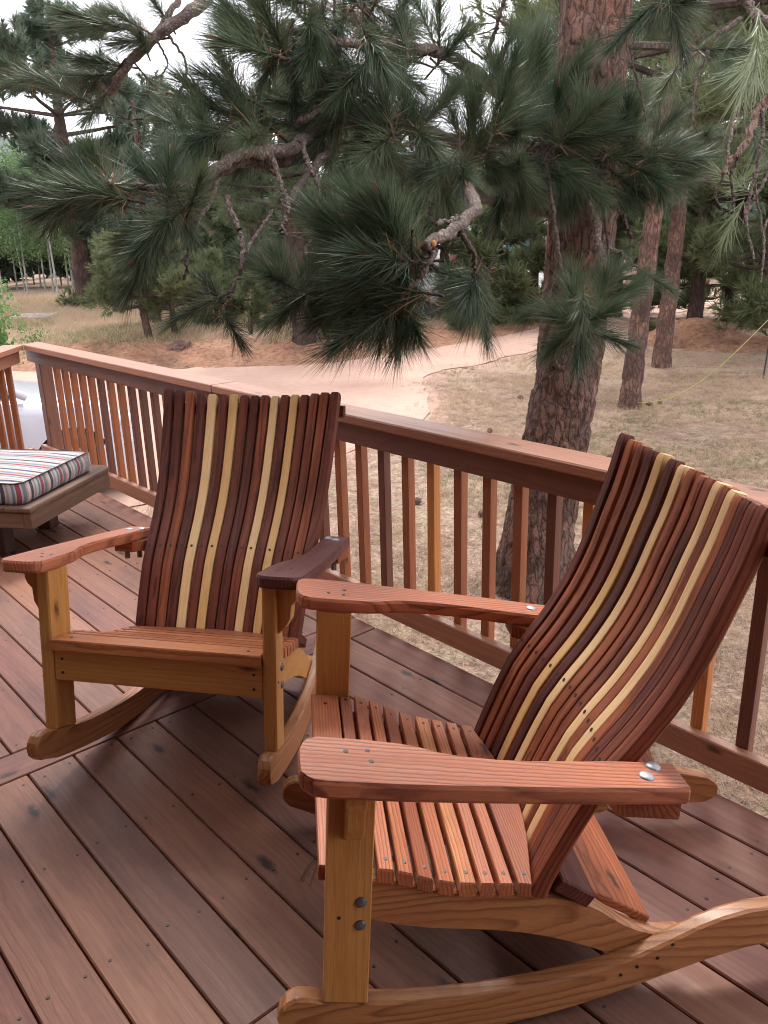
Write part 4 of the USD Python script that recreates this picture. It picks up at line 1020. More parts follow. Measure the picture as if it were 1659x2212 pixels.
def quat_to(d, r):
    """Rotation that takes +z to d, with a random spin: (w, x, y, z)."""
    d = np.asarray(d, float); d /= np.linalg.norm(d)
    z = V3(0, 0, 1)
    c = np.cross(z, d); w = 1 + d[2]
    q = np.array([w, *c]) if w > 1e-6 else np.array([0, 1, 0, 0.])
    q /= np.linalg.norm(q)
    a = r.uniform(0, 2 * math.pi) / 2
    s = np.array([math.cos(a), 0, 0, math.sin(a)])
    w1, v1, w2, v2 = q[0], q[1:], s[0], s[1:]
    return np.array([w1 * w2 - v1 @ v2, *(w1 * v2 + w2 * v1 + np.cross(v1, v2))])

def instancer(parent, name, protos, items, kind=None, label=None):
    """protos: list of lists of (mesh, material); items: (proto index, position, direction or quaternion, scale)."""
    path = numbered(parent, name)
    pi = UsdGeom.PointInstancer.Define(stage, path)
    rel = pi.CreatePrototypesRel()
    for a, ms in enumerate(protos):
        x = UsdGeom.Xform.Define(stage, f'{path}/shape_{a:03d}')
        for b, (m, mt) in enumerate(ms):
            put(str(x.GetPath()), 'piece', m, mt)
        rel.AddTarget(x.GetPath())
    idx = np.array([i[0] for i in items], np.int32)
    pos = np.array([i[1] for i in items], np.float32)
    q = np.array([i[2] for i in items], np.float32)
    sc = np.array([np.broadcast_to(i[3], 3) for i in items], np.float32)
    pi.CreateProtoIndicesAttr(Vt.IntArray.FromNumpy(idx))
    pi.CreatePositionsAttr(Vt.Vec3fArray.FromNumpy(pos))
    pi.CreateOrientationsAttr(Vt.QuathArray([Gf.Quath(float(a[0]), float(a[1]), float(a[2]), float(a[3])) for a in q]))
    pi.CreateScalesAttr(Vt.Vec3fArray.FromNumpy(sc))
    tag(pi, label=label, kind=kind)
    return path

def merged(parent, name, protos, items, kind=None, label=None, seed=0):
    """As instancer, but the copies become one mesh per material (quicker to trace where they overlap)."""
    rk = np.random.default_rng(seed + len(items))
    idx = np.array([i[0] for i in items]); pos = np.array([i[1] for i in items], float)
    q = np.array([i[2] for i in items], float); sc = np.array([float(np.mean(i[3])) for i in items])
    q /= np.linalg.norm(q, axis=1, keepdims=True)
    w, x, y, z = q.T
    R_ = np.stack([np.stack([1 - 2 * (y * y + z * z), 2 * (x * y - w * z), 2 * (x * z + w * y)], -1), np.stack([2 * (x * y + w * z), 1 - 2 * (x * x + z * z), 2 * (y * z - w * x)], -1), np.stack([2 * (x * z - w * y), 2 * (y * z + w * x), 1 - 2 * (x * x + y * y)], -1)], 1)
    tone = rk.random(len(items))
    first = None
    for b in range(len(protos[0])):
        V, F, T_, base = [], [], [], 0
        for a in range(len(protos)):
            k = np.nonzero(idx == a)[0]
            if not len(k):
                continue
            m = protos[a][b][0]
            v, f, _ = meshkit.arrays(m, False)
            vv = np.einsum('nij,vj->nvi', R_[k] * sc[k, None, None], v) + pos[k][:, None]
            V.append(vv.reshape(-1, 3)); T_.append(np.repeat(tone[k], len(v)))
            F.append((f[None] + (np.arange(len(k)) * len(v))[:, None, None] + base).reshape(-1, 3)); base += len(k) * len(v)
        t = np.concatenate(T_)
        p = put(parent, name if b == 0 else f'{name}_{b}' if False else ('needle_piece' if b else name), (np.vstack(V), np.vstack(F)), protos[0][b][1], gc=lambda v_, t=t: np.column_stack([t, 0 * t, 0 * t]), kind=kind, label=label)
        first = first or p
    return first

# ------------------------------------------------------------------ the big pine by the railing
def trunk_mesh(path, radii, sides=72, rows=220, relief=.022, seed=1, flare=None):
    c = smooth_path(path, rows)
    tt = np.linspace(0, 1, rows)
    rad = np.interp(tt, np.linspace(0, 1, len(radii)), radii)
    ang = np.arange(sides) * 2 * np.pi / sides
    hgt = c[:, 2] - c[0, 2]
    d3 = np.stack([np.cos(ang)[None] * rad[:, None], np.sin(ang)[None] * rad[:, None], np.broadcast_to(hgt[:, None], (rows, sides))], -1)
    q = d3 * np.array([17.0, 17.0, 5.2])
    warp = (meshkit.fbm(d3 * 9, 2, seed + 7) - .5)[..., None] * 1.3
    ridge = np.abs(meshkit.noise(q + warp, seed) - .5) * 2
    r = rad[:, None] * (1 + .05 * (meshkit.fbm(d3 * 3, 3, seed + 3) - .5)) + relief * (np.minimum(ridge * 2.2, 1) - .6) + relief * .35 * (meshkit.noise(d3 * 60, seed + 5) - .5)
    if flare is not None:
        r = r + flare * np.exp(-hgt / .22)[:, None] * (1 + .7 * np.sin(ang * 4 + seed)[None] + .3 * np.sin(ang * 7 + 2)[None])
    v = np.stack([c[:, None, 0] + r * np.cos(ang), c[:, None, 1] + r * np.sin(ang), np.broadcast_to(c[:, None, 2], r.shape)], -1).reshape(-1, 3)
    i, j = np.meshgrid(np.arange(rows - 1), np.arange(sides), indexing='ij')
    qd = np.stack([i * sides + j, i * sides + (j + 1) % sides, (i + 1) * sides + (j + 1) % sides, (i + 1) * sides + j], -1).reshape(-1, 4)
    return v, qd

tb = gp(1178, 1285)
D0 = float(np.dot(tb - EYE, FWD)) + .12
def trunk_at(py):                    # the trunk's middle at a height in the photograph
    px = np.interp(py, [-700, 0, 300, 600, 800, 950, 1100, 1285], [1345, 1290, 1272, 1248, 1226, 1200, 1170, 1150])
    return px
def trunk_pt(py):
    d = ray(trunk_at(py), py)
    y = tb[1] + .10 - .0 * py
    t = y / d[1]
    return EYE + d * t
pts = [tb * V3(1, 1, 0) + V3(-.02, .1, tb[2] - .25)] + [trunk_pt(p) for p in (1100, 950, 800, 600, 300, 0, -700)]
pts[0] = V3(pts[1][0] - .06, pts[1][1], tb[2] - .2)
pine = thing('pine_tree', 'big pine with plated red bark just behind the railing, its boughs filling the top', 'pine tree', loc=(0, 0, 0))
put(pine, 'trunk', trunk_mesh(pts, [.225, .205, .19, .186, .182, .182, .182, .16], sides=110, rows=420, relief=.020, seed=3, flare=.10), BARK, smooth=True)
# knots on the trunk
for kx, ky, kr in ((1215, 775, .042), (1238, 622, .055)):
    d = ray(kx, ky); y = tb[1] + .1 - .175
    c = EYE + d * (y / d[1])
    t = trimesh.creation.torus(kr, kr * .38, major_sections=24, minor_sections=8)
    v = np.asarray(t.vertices)[:, [0, 2, 1]] * (1, .7, 1.15) + c
    put(pine, 'knot', trimesh.Trimesh(v, t.faces, process=False), BARK, smooth=True)
    s = trimesh.creation.icosphere(2, 1.0); v = np.asarray(s.vertices) * (kr * .72, kr * .35, kr * .85) + c
    put(pine, 'knot', trimesh.Trimesh(v, s.faces, process=False), TWIGD, smooth=True)

r1 = np.random.default_rng(11)
def bough(pts, r0, r1_, name='bough', m=TWIG, n=26, sides=9, parent=pine, seed=0):
    p = np.array([at(*q) for q in pts])
    c = smooth_path(p, n)
    jit = np.random.default_rng(seed + len(pts)).normal(0, 1, c.shape) * min(r0, .012) * .35
    jit[0] = 0
    c = c + jit
    return put(parent, name, tube(c, np.linspace(r0, r1_, n), sides, bump=.16, seed=seed), m, smooth=True)
B = [
 ([(1232, 470, D0 - .1), (1190, 458, 4.7), (1130, 452, 4.4), (1080, 440, 4.1), (1030, 420, 3.8), (1000, 385, 3.5), (1018, 420, 3.3), (1026, 450, 3.0), (985, 490, 2.8), (950, 514, 2.68), (918, 534, 2.6)], .032, .017, TWIG),
 ([(1248, 250, D0 - .1), (1190, 232, 4.8), (1135, 214, 4.5), (1080, 198, 4.2), (1020, 150, 4.0), (960, 118, 3.8), (880, 105, 3.6), (760, 92, 3.4), (620, 62, 3.3)], .05, .014, TWIG),
 ([(1240, 380, D0 - .1), (1120, 345, 4.6), (960, 300, 4.2), (860, 262, 3.9), (760, 232, 3.7), (705, 255, 3.55), (668, 290, 3.45), (635, 318, 3.35), (580, 328, 3.25), (520, 331, 3.15), (466, 366, 3.05), (420, 400, 2.95), (380, 402, 2.9), (300, 402, 2.9), (225, 422, 2.85), (175, 430, 2.8)], .038, .010, TWIG),
 ([(700, 320, 3.6), (650, 338, 3.5), (590, 350, 3.35), (510, 352, 3.2), (450, 392, 3.05), (405, 440, 2.95), (350, 495, 2.9), (310, 510, 2.88)], .03, .010, TWIGD),
 ([(480, -60, 4.1), (430, 12, 4.0), (368, 55, 3.95), (318, 96, 3.95), (268, 150, 3.95), (236, 200, 4.0), (214, 222, 4.0)], .036, .012, TWIG),
 ([(395, -20, 4.1), (350, 58, 4.0), (322, 92, 3.97)], .016, .016, TWIG),
 ([(322, 95, 3.95), (280, 62, 3.9), (230, 62, 3.85), (200, 55, 3.8)], .014, .007, TWIGD),
 ([(235, 200, 4.0), (190, 165, 4.1), (100, 165, 4.3), (50, 158, 4.4), (10, 140, 4.5)], .012, .006, TWIG),
 ([(345, 52, 3.95), (376, 92, 3.9), (398, 128, 3.9), (400, 165, 3.9), (378, 212, 3.9), (335, 240, 3.9), (300, 258, 3.9), (262, 252, 3.9)], .007, .004, TWIGD),
 ([(330, 75, 3.95), (352, 110, 3.9), (362, 140, 3.9), (350, 160, 3.9), (330, 168, 3.9)], .006, .003, TWIGD),
 ([(470, 372, 3.1), (457, 430, 3.05), (432, 470, 3.0), (408, 530, 2.95), (402, 580, 2.95), (398, 602, 2.95)], .010, .005, TWIG),
 ([(492, 425, 3.05), (508, 478, 3.0), (525, 520, 3.0), (521, 570, 2.97), (504, 622, 2.95), (486, 662, 2.93)], .011, .006, TWIG),
 ([(590, 455, 3.15), (560, 495, 3.1), (530, 545, 3.0)], .007, .005, TWIG),
 ([(585, 333, 3.25), (600, 378, 3.2), (616, 420, 3.15), (622, 450, 3.1), (610, 492, 3.1), (618, 508, 3.1)], .011, .006, TWIG),
 ([(710, 330, 3.5), (660, 382, 3.3), (624, 440, 3.12)], .017, .012, TWIG),
 ([(648, 300, 3.3), (664, 348, 3.2), (692, 402, 3.15)], .012, .007, TWIG),
 ([(640, 268, 3.4), (672, 250, 3.35), (720, 222, 3.4)], .013, .010, TWIG),
 ([(655, 375, 3.3), (600, 380, 3.3), (560, 345, 3.3)], .006, .004, TWIGD),
 ([(942, 536, 2.62), (918, 580, 2.6), (893, 618, 2.6), (868, 640, 2.6)], .011, .008, TWIG),
 ([(994, 500, 2.8), (1012, 528, 2.8), (1025, 560, 2.85), (1021, 612, 2.95)], .010, .008, TWIG),
 ([(1000, 470, 2.85), (985, 476, 2.8), (945, 480, 2.75)], .011, .007, TWIG),
 ([(1092, -20, 3.8), (1078, 40, 3.85), (1068, 75, 3.9), (1048, 128, 4.0)], .009, .010, TWIGD),
 ([(1042, 128, 4.0), (1012, 100, 4.0), (985, 75, 3.95), (958, 90, 3.9)], .006, .004, TWIGD),
 ([(985, 75, 3.95), (1008, 68, 3.9), (1016, 35, 3.9)], .005, .004, TWIGD),
 ([(1225, 360, 4.2), (1255, 405, 4.1), (1280, 450, 4.05), (1293, 520, 4.0), (1302, 570, 3.95), (1308, 615, 3.9)], .026, .017, TWIG),
 ([(1272, 430, 4.05), (1310, 440, 4.05), (1340, 458, 4.0), (1358, 495, 4.0), (1364, 530, 4.0)], .012, .008, TWIGD),
 ([(1298, 540, 4.0), (1330, 540, 4.0), (1360, 562, 4.0), (1380, 585, 4.0)], .010, .006, TWIG),
 ([(840, 360, 3.7), (800, 420, 3.4), (790, 470, 3.2)], .012, .008, TWIGD),
 ([(880, 380, 3.6), (850, 430, 3.4), (846, 470, 3.3)], .011, .007, TWIGD),
 ([(930, 370, 3.6), (925, 430, 3.5), (935, 480, 3.4)], .010, .006, TWIGD),
 ([(1010, 330, 3.9), (1035, 300, 3.7), (1085, 255, 3.5), (1105, 215, 3.4)], .018, .010, TWIGD),
 ([(1120, 345, 4.6), (1180, 300, 4.2), (1215, 262, 4.0), (1230, 225, 3.9)], .020, .010, TWIGD),
 ([(1245, 360, D0 - .1), (1290, 340, 4.4), (1340, 325, 4.1), (1400, 318, 4.0), (1440, 312, 3.95)], .026, .009, TWIGD),
 ([(1085, 440, 4.1), (1160, 300, 3.9), (1190, 420, 3.8), (1210, 560, 3.6), (1230, 640, 3.4), (1258, 690, 3.25)], .010, .008, TWIGD),
 ([(800, 470, 3.2), (860, 540, 2.9), (880, 562, 2.75)], .013, .012, TWIGD),
 ([(800, 480, 3.2), (862, 600, 2.9), (876, 640, 2.8)], .012, .010, TWIGD),
 ([(690, 402, 3.15), (668, 520, 3.1), (650, 590, 3.05), (640, 632, 3.0)], .009, .007, TWIGD),
 ([(1285, 330, 4.4), (1300, 430, 4.2), (1315, 560, 3.9), (1296, 640, 3.7)], .008, .006, TWIGD),
]
for i, (p, a, b, m) in enumerate(B):
    bough(p, a, b, m=m, n=12 + 4 * len(p), seed=i)
# broken end with bright wood
s = trimesh.creation.icosphere(1, 1.0)
put(pine, 'broken_stub', trimesh.Trimesh(np.asarray(s.vertices) * (.009, .006, .011) + at(937, 526, 2.60), s.faces, process=False), plain('fresh_broken_wood', (.55, .22, .07), .6), smooth=True)

# needle brushes: (x, y, depth, image direction, spread of directions, how many, shoot length, scale)
T = [
 (235, 425, 2.85, -1, -.35, .35, 6, 1.0), (215, 420, 2.85, -1, .2, .4, 5, 1.0), (160, 425, 2.8, -1, -.1, .5, 4, .95), (245, 400, 2.9, -.8, -.9, .4, 4, 1.0),
 (250, 430, 2.8, -.9, .5, .3, 3, .9), (395, 430, 2.95, -.8, -.8, .4, 5, 1.0), (370, 405, 2.9, -.3, -1, .4, 4, 1.0), (400, 445, 2.9, .5, -.6, .5, 3, .9), (380, 420, 2.9, -.5, .7, .4, 3, .9),
 (350, 492, 2.9, -1, .3, .35, 5, 1.0), (330, 505, 2.88, -1, .7, .35, 4, 1.0), (370, 470, 2.9, -.6, .9, .3, 3, .95),
 (290, 60, 3.9, -1, -.2, .3, 5, 1.05), (230, 58, 3.85, -1, -.5, .4, 4, 1.05), (300, 70, 3.9, -.8, .6, .4, 4, 1.05), (270, 140, 3.95, -1, -.1, .4, 5, 1.05), (255, 165, 3.95, -1, .4, .4, 4, 1.05), (240, 195, 4.0, -.7, .8, .4, 4, 1.05), (310, 105, 3.9, .4, 1, .3, 3, .95), (270, 150, 3.95, .8, .8, .3, 2, .9), (215, 222, 4.0, -.6, .7, .5, 4, 1.05), (190, 170, 4.1, -.8, .1, .5, 3, 1.0),
 (15, 140, 4.5, -.8, -.4, .4, 3, 1.05), (60, 155, 4.4, -.9, .5, .4, 2, 1.0), (200, 160, 4.0, -.7, -.7, .4, 3, 1.0), (330, 25, 3.9, -.7, -.7, .4, 3, 1.0),
 (575, 100, 3.3, -1, -.6, .3, 6, 1.05), (560, 90, 3.3, -1, .1, .35, 5, 1.0), (600, 70, 3.3, -.7, -.9, .4, 4, 1.0), (620, 60, 3.3, -.3, .9, .4, 4, 1.0),
 (690, 40, 3.35, -.4, 1, .4, 6, 1.1), (730, 60, 3.4, 0, 1, .4, 6, 1.1), (780, 50, 3.4, .4, .9, .4, 6, 1.1), (670, 0, 3.4, -.5, .2, .6, 5, 1.1), (760, 5, 3.4, .2, .2, .8, 6, 1.1), (640, 20, 3.3, -.8, -.3, .5, 4, 1.0), (820, 30, 3.5, .6, .1, .6, 4, 1.0),
 (745, 235, 3.6, -.7, .6, .4, 6, 1.1), (720, 245, 3.55, -.9, .0, .4, 5, 1.05), (760, 225, 3.7, .1, 1, .4, 5, 1.1), (790, 200, 3.6, -.3, -.9, .5, 4, 1.0), (700, 160, 3.5, -.7, .3, .5, 4, 1.0), (770, 140, 3.5, 0, .6, .7, 5, 1.05), (720, 170, 3.5, .2, .9, .4, 4, 1.0),
 (545, 270, 3.25, -1, -.4, .35, 6, 1.0), (510, 262, 3.25, -1, .2, .4, 5, 1.0), (470, 235, 3.2, -.9, -.6, .4, 4, 1.0), (440, 260, 3.2, -1, .0, .5, 3, .95), (560, 300, 3.3, -.6, .4, .5, 4, .95), (570, 250, 3.3, -.3, -1, .4, 3, .95), (450, 320, 3.15, -1, -.1, .4, 5, .95), (420, 320, 3.1, -.8, -.8, .5, 3, .9), (470, 330, 3.15, -.3, -1, .4, 3, .9), (540, 225, 3.25, -.2, -.6, .8, 4, .95),
 (840, 100, 3.6, -.3, -1, .35, 5, 1.05), (880, 100, 3.6, .2, -1, .3, 5, 1.05), (940, 100, 3.75, .0, -1, .3, 4, 1.05), (900, 120, 3.65, -.4, -.4, .7, 5, 1.05), (830, 140, 3.6, -.5, .6, .5, 4, 1.05), (960, 130, 3.8, .5, -.7, .4, 3, 1.0), (980, 150, 3.9, .4, .8, .4, 3, 1.0),
 (860, 265, 3.5, -.1, -1, .3, 6, 1.0), (845, 275, 3.5, -.9, -.5, .35, 5, 1.0), (880, 270, 3.5, .8, -.6, .35, 5, 1.0), (860, 285, 3.5, -.7, .7, .4, 5, 1.0), (900, 290, 3.55, .5, .7, .4, 5, 1.0), (930, 260, 3.6, .6, -.4, .5, 4, 1.0),
 (1010, 325, 3.6, .7, -.7, .3, 6, 1.0), (1040, 295, 3.6, .8, -.5, .3, 6, 1.0), (1080, 255, 3.5, .5, -1, .3, 5, 1.0), (1000, 335, 3.55, -.6, -.5, .5, 5, 1.0), (1010, 335, 3.55, .9, .3, .4, 5, 1.0), (990, 345, 3.5, -.5, .9, .4, 5, 1.0), (1060, 340, 3.7, .4, .8, .5, 5, 1.0), (1100, 330, 3.8, .7, .1, .5, 5, 1.0), (950, 350, 3.5, -.4, .6, .6, 5, 1.0), (1030, 230, 3.7, .0, -.8, .6, 4, 1.0), (1100, 285, 3.7, .8, -.2, .5, 4, 1.0),
 (1128, 205, 4.0, .0, -1, .22, 6, 1.15), (1150, 215, 4.0, .3, -1, .22, 5, 1.15), (1120, 220, 4.0, -.6, -.9, .3, 4, 1.1), (1170, 225, 4.1, .6, -.7, .35, 4, 1.1), (1160, 130, 4.0, .1, -1, .2, 4, 1.1),
 (1215, 265, 3.9, .4, -1, .35, 6, 1.05), (1235, 280, 3.9, .8, -.6, .35, 5, 1.05), (1200, 285, 3.9, -.3, -.9, .4, 5, 1.05), (1190, 320, 3.95, .5, .3, .6, 6, 1.05), (1160, 350, 4.0, .1, .8, .5, 6, 1.05), (1120, 375, 4.0, -.2, .9, .4, 5, 1.05), (1210, 360, 4.1, .2, .9, .4, 5, 1.05), (1260, 370, 4.1, .3, .9, .4, 4, 1.05),
 (1300, 325, 4.0, .5, -.9, .35, 6, 1.05), (1320, 300, 4.0, .7, -.8, .35, 5, 1.05), (1285, 340, 4.0, -.3, -.9, .4, 4, 1.05), (1340, 330, 4.0, .9, -.1, .4, 5, 1.05), (1370, 330, 4.0, .8, -.7, .35, 5, 1.05), (1395, 325, 3.95, 1, -.3, .35, 5, 1.05), (1410, 345, 3.95, 1, .3, .35, 4, 1.05), (1360, 350, 4.0, .4, .9, .4, 5, 1.05), (1310, 355, 4.05, .0, 1, .4, 5, 1.05), (1300, 390, 4.05, .1, .8, .5, 4, 1.0), (1420, 360, 4.0, .5, .6, .5, 4, 1.0),
 (875, 560, 2.72, -1, -.5, .3, 8, .95), (870, 555, 2.72, -.8, -1, .3, 6, .95), (880, 560, 2.72, -1, .0, .3, 8, .95), (860, 575, 2.72, -1, .4, .3, 6, .95), (900, 545, 2.75, -.4, -1, .35, 5, .95), (790, 520, 2.72, -1, -.4, .4, 6, .95), (780, 545, 2.72, -1, .2, .4, 5, .95), (905, 575, 2.75, .2, .9, .4, 4, .9), (820, 510, 2.74, -.6, -.9, .4, 4, .95),
 (870, 640, 2.8, -1, .1, .3, 7, .95), (860, 650, 2.8, -.9, .6, .3, 6, .95), (875, 650, 2.8, -.5, 1, .3, 5, .95), (780, 650, 2.8, -1, .3, .4, 5, .95), (800, 630, 2.8, -1, -.2, .4, 4, .95), (885, 655, 2.8, .1, 1, .25, 4, .85),
 (640, 625, 3.0, -1, -.1, .35, 6, .9), (645, 625, 3.0, .8, -.2, .35, 6, .9), (640, 620, 3.0, -.6, -.9, .35, 5, .9), (645, 622, 3.0, .5, -.9, .35, 4, .9), (635, 640, 3.0, -.7, .8, .35, 5, .9), (650, 640, 3.0, .6, .8, .35, 4, .9),
 (486, 655, 2.93, -.6, .4, .35, 3, .75), (486, 660, 2.93, -.1, 1, .3, 3, .75), (482, 650, 2.93, -.8, -.5, .3, 2, .7),
 (1020, 600, 3.12, -.7, .7, .3, 6, .9), (1020, 610, 3.12, -.3, 1, .25, 5, .9), (1015, 600, 3.12, -1, .2, .3, 4, .85),
 (868, 640, 2.97, -.3, 1, .3, 3, .85), (1362, 530, 4.0, -.2, 1, .4, 3, .85),
 (1255, 695, 3.25, -1, .1, .3, 5, .85), (1255, 690, 3.25, -.6, -.8, .35, 4, .85), (1258, 690, 3.25, .1, -1, .3, 4, .85), (1262, 695, 3.25, .9, -.4, .35, 5, .85), (1260, 700, 3.25, .7, .6, .35, 4, .85), (1255, 702, 3.25, -.2, 1, .35, 5, .85), (1250, 700, 3.25, -.8, .6, .3, 4, .85),
 (1292, 640, 3.7, .3, -1, .35, 4, .85), (1300, 640, 3.7, .9, -.3, .4, 3, .85), (1344, 650, 4.0, .1, -1, .5, 3, .75), (1344, 660, 4.0, .7, -.2, .5, 3, .75), (1335, 660, 4.0, -.6, .6, .5, 3, .75),
 (1375, 580, 4.0, .6, .2, .5, 3, .8), (760, 330, 3.5, .2, .9, .5, 4, 1.0), (820, 340, 3.5, 0, .8, .6, 4, 1.0), (1085, 425, 4.1, .1, .9, .6, 3, 1.0),
 (1160, 660, 3.4, -.8, .1, .6, 2, .7), (710, 280, 3.6, -.7, .1, .6, 4, 1.0),
]
protos = []
for k in range(5):
    rk = np.random.default_rng(50 + k)
    v_, f_ = tuft_mesh(rk, rk.uniform(.16, .26), 400, .158, .0021, spread=(14, 64), droop=.014, curl=.035)
    bud = tube([(0, 0, -.05), (0, 0, .10), (0, 0, .20)], [.0055, .0045, .003], 6)
    tip = tube([(0, 0, .2), (0, 0, .235), (0, 0, .25)], [.006, .005, .001], 6)
    vd, fd = tuft_mesh(rk, .12, 14, .13, .0027, spread=(40, 100), droop=.04)
    protos.append([((v_, f_), NEEDLE), ((vd, fd), DEADN), (bud, TWIGD), (tip, BUD)])
items = []
def brushes(T, rr, out):
    for (px, py, dep, dx, dy, spr, cnt, sc) in T:
        for _ in range(max(1, int(round(cnt * (.34 if px < 420 and py < 260 else .46))))):
            d = RIGHT * dx + DOWN * dy
            d = d / np.linalg.norm(d) + rr.normal(0, spr, 3) + FWD * rr.normal(-.1, .35)
            pos = at(px + rr.normal(0, 9), py + rr.normal(0, 9), dep + rr.normal(0, .10)) - d / np.linalg.norm(d) * rr.uniform(-.02, .10)
            out.append((int(rr.integers(5)), pos, quat_to(d, rr), sc * rr.uniform(.82, 1.08)))
brushes(T, r1, items)
# darker boughs further back around the trunk fill the crown between the near ones
for px, py, dep, n_, sx, sy_ in ((920, 360, 4.6, 9, 130, 50), (1150, 340, 4.7, 12, 100, 50), (1330, 330, 4.7, 7, 60, 50), (690, 110, 4.4, 3, 70, 60)):
    for _ in range(n_):
        d = V3(*r1.normal(0, 1, 3)); d[2] = abs(d[2]) * .4 - .2
        items.append((int(r1.integers(5)), at(px + r1.normal(0, sx * .6), py + r1.normal(0, sy_ * .6), dep + r1.normal(0, .3)), quat_to(d, r1), r1.uniform(.9, 1.15)))
merged(pine, 'needles', protos, items, kind='stuff')

# boughs of another pine reaching in from the right edge
side = thing('pine_bough', 'pale drooping pine bough with bare hanging twigs reaching in from the right edge', 'pine bough', loc=(0, 0, 0))
for i, (p, a, b, m) in enumerate([
 ([(1700, 165, 2.45), (1652, 218, 2.5), (1625, 268, 2.5), (1598, 328, 2.5), (1575, 352, 2.5), (1558, 374, 2.5)], .014, .006, DEADW),
 ([(1648, 235, 2.5), (1646, 300, 2.5), (1632, 372, 2.52), (1612, 470, 2.55), (1628, 560, 2.55)], .006, .004, TWIG),
 ([(1700, 330, 2.6), (1660, 375, 2.6), (1628, 432, 2.6), (1608, 472, 2.6)], .006, .004, TWIG),
 ([(1600, 330, 2.5), (1578, 378, 2.5), (1585, 430, 2.5), (1570, 470, 2.5)], .005, .003, TWIGD),
 ([(1565, 372, 2.5), (1545, 420, 2.5), (1560, 455, 2.5)], .004, .003, TWIGD),
 ([(1590, -30, 2.9), (1622, 20, 2.9), (1655, 50, 2.85), (1720, 66, 2.8)], .016, .020, TWIG),
 ([(1590, 230, 3.2), (1578, 300, 3.2), (1568, 360, 3.2)], .006, .004, TWIG),
 ([(1628, 372, 2.55), (1640, 460, 2.6), (1650, 540, 2.6), (1644, 610, 2.6)], .004, .003, TWIG),
 ([(1360, 90, 3.4), (1372, 160, 3.4), (1388, 215, 3.4), (1396, 262, 3.4)], .006, .004, TWIGD),
 ([(1530, 110, 4.5), (1502, 180, 4.5), (1496, 250, 4.5), (1508, 290, 4.5)], .010, .006, TWIGD),
 ([(1700, 450, 2.7), (1655, 480, 2.7), (1650, 560, 2.7)], .005, .003, TWIG)]):
    bough(p, a, b, m=m, n=22, parent=side, seed=60 + i, sides=7)
protos2 = [[(tuft_mesh(np.random.default_rng(80 + k), .2, 70, .19, .0026, spread=(8, 50), droop=.03), NEEDLEP)] for k in range(5)]
items = []
brushes([(1650, 62, 2.82, -.3, 1, .25, 3, 1.0), (1640, 58, 2.84, -.1, 1, .2, 3, 1.0), (1690, 70, 2.8, -.3, 1, .3, 4, 1.0), (1575, 420, 3.4, -.3, -.6, .7, 3, .8), (1600, 395, 3.5, .2, -.8, .7, 3, .8), (1590, 470, 3.4, -.7, .3, .7, 2, .75)], r1, items)
instancer(side, 'needles', protos2, items, kind='stuff')
side2 = thing('pine_bough', 'dark pine bough tips hanging in at the top right behind the big trunk', 'pine bough', loc=(0, 0, 0))
bough([(1500, -120, 3.6), (1450, -50, 3.5), (1436, -10, 3.45), (1430, 15, 3.4)], .012, .007, m=TWIGD, parent=side2, n=14, seed=90)
bough([(1600, 40, 5.0), (1520, 100, 5.0), (1470, 150, 5.0)], .016, .008, m=TWIGD, parent=side2, n=14, seed=91)
items = []
brushes([(1435, -10, 3.45, -.5, .8, .35, 5, 1.0), (1440, -5, 3.45, .3, 1, .35, 5, 1.0), (1445, -15, 3.5, .8, .5, .4, 4, 1.0), (1470, 150, 5.0, -.3, .9, .4, 5, 1.1), (1520, 110, 5.0, .2, .9, .5, 5, 1.1), (1560, 90, 5.2, .2, .6, .7, 5, 1.1), (1590, 140, 5.4, -.2, .7, .7, 4, 1.1), (1570, 290, 5.4, -.3, .5, .7, 5, 1.1), (1530, 310, 5.4, -.8, .2, .5, 4, 1.0), (1620, 260, 5.0, .1, .8, .6, 4, 1.0)], r1, items)
instancer(side2, 'needles', protos, items, kind='stuff')
# ------------------------------------------------------------------ the trees beyond
def far_tufts(n, length, width, axis_len, seed, m, k=4):
    return [[(tuft_mesh(np.random.default_rng(seed + i), axis_len, n, length, width, spread=(15, 75), droop=.0, segs=1), m)] for i in range(k)]

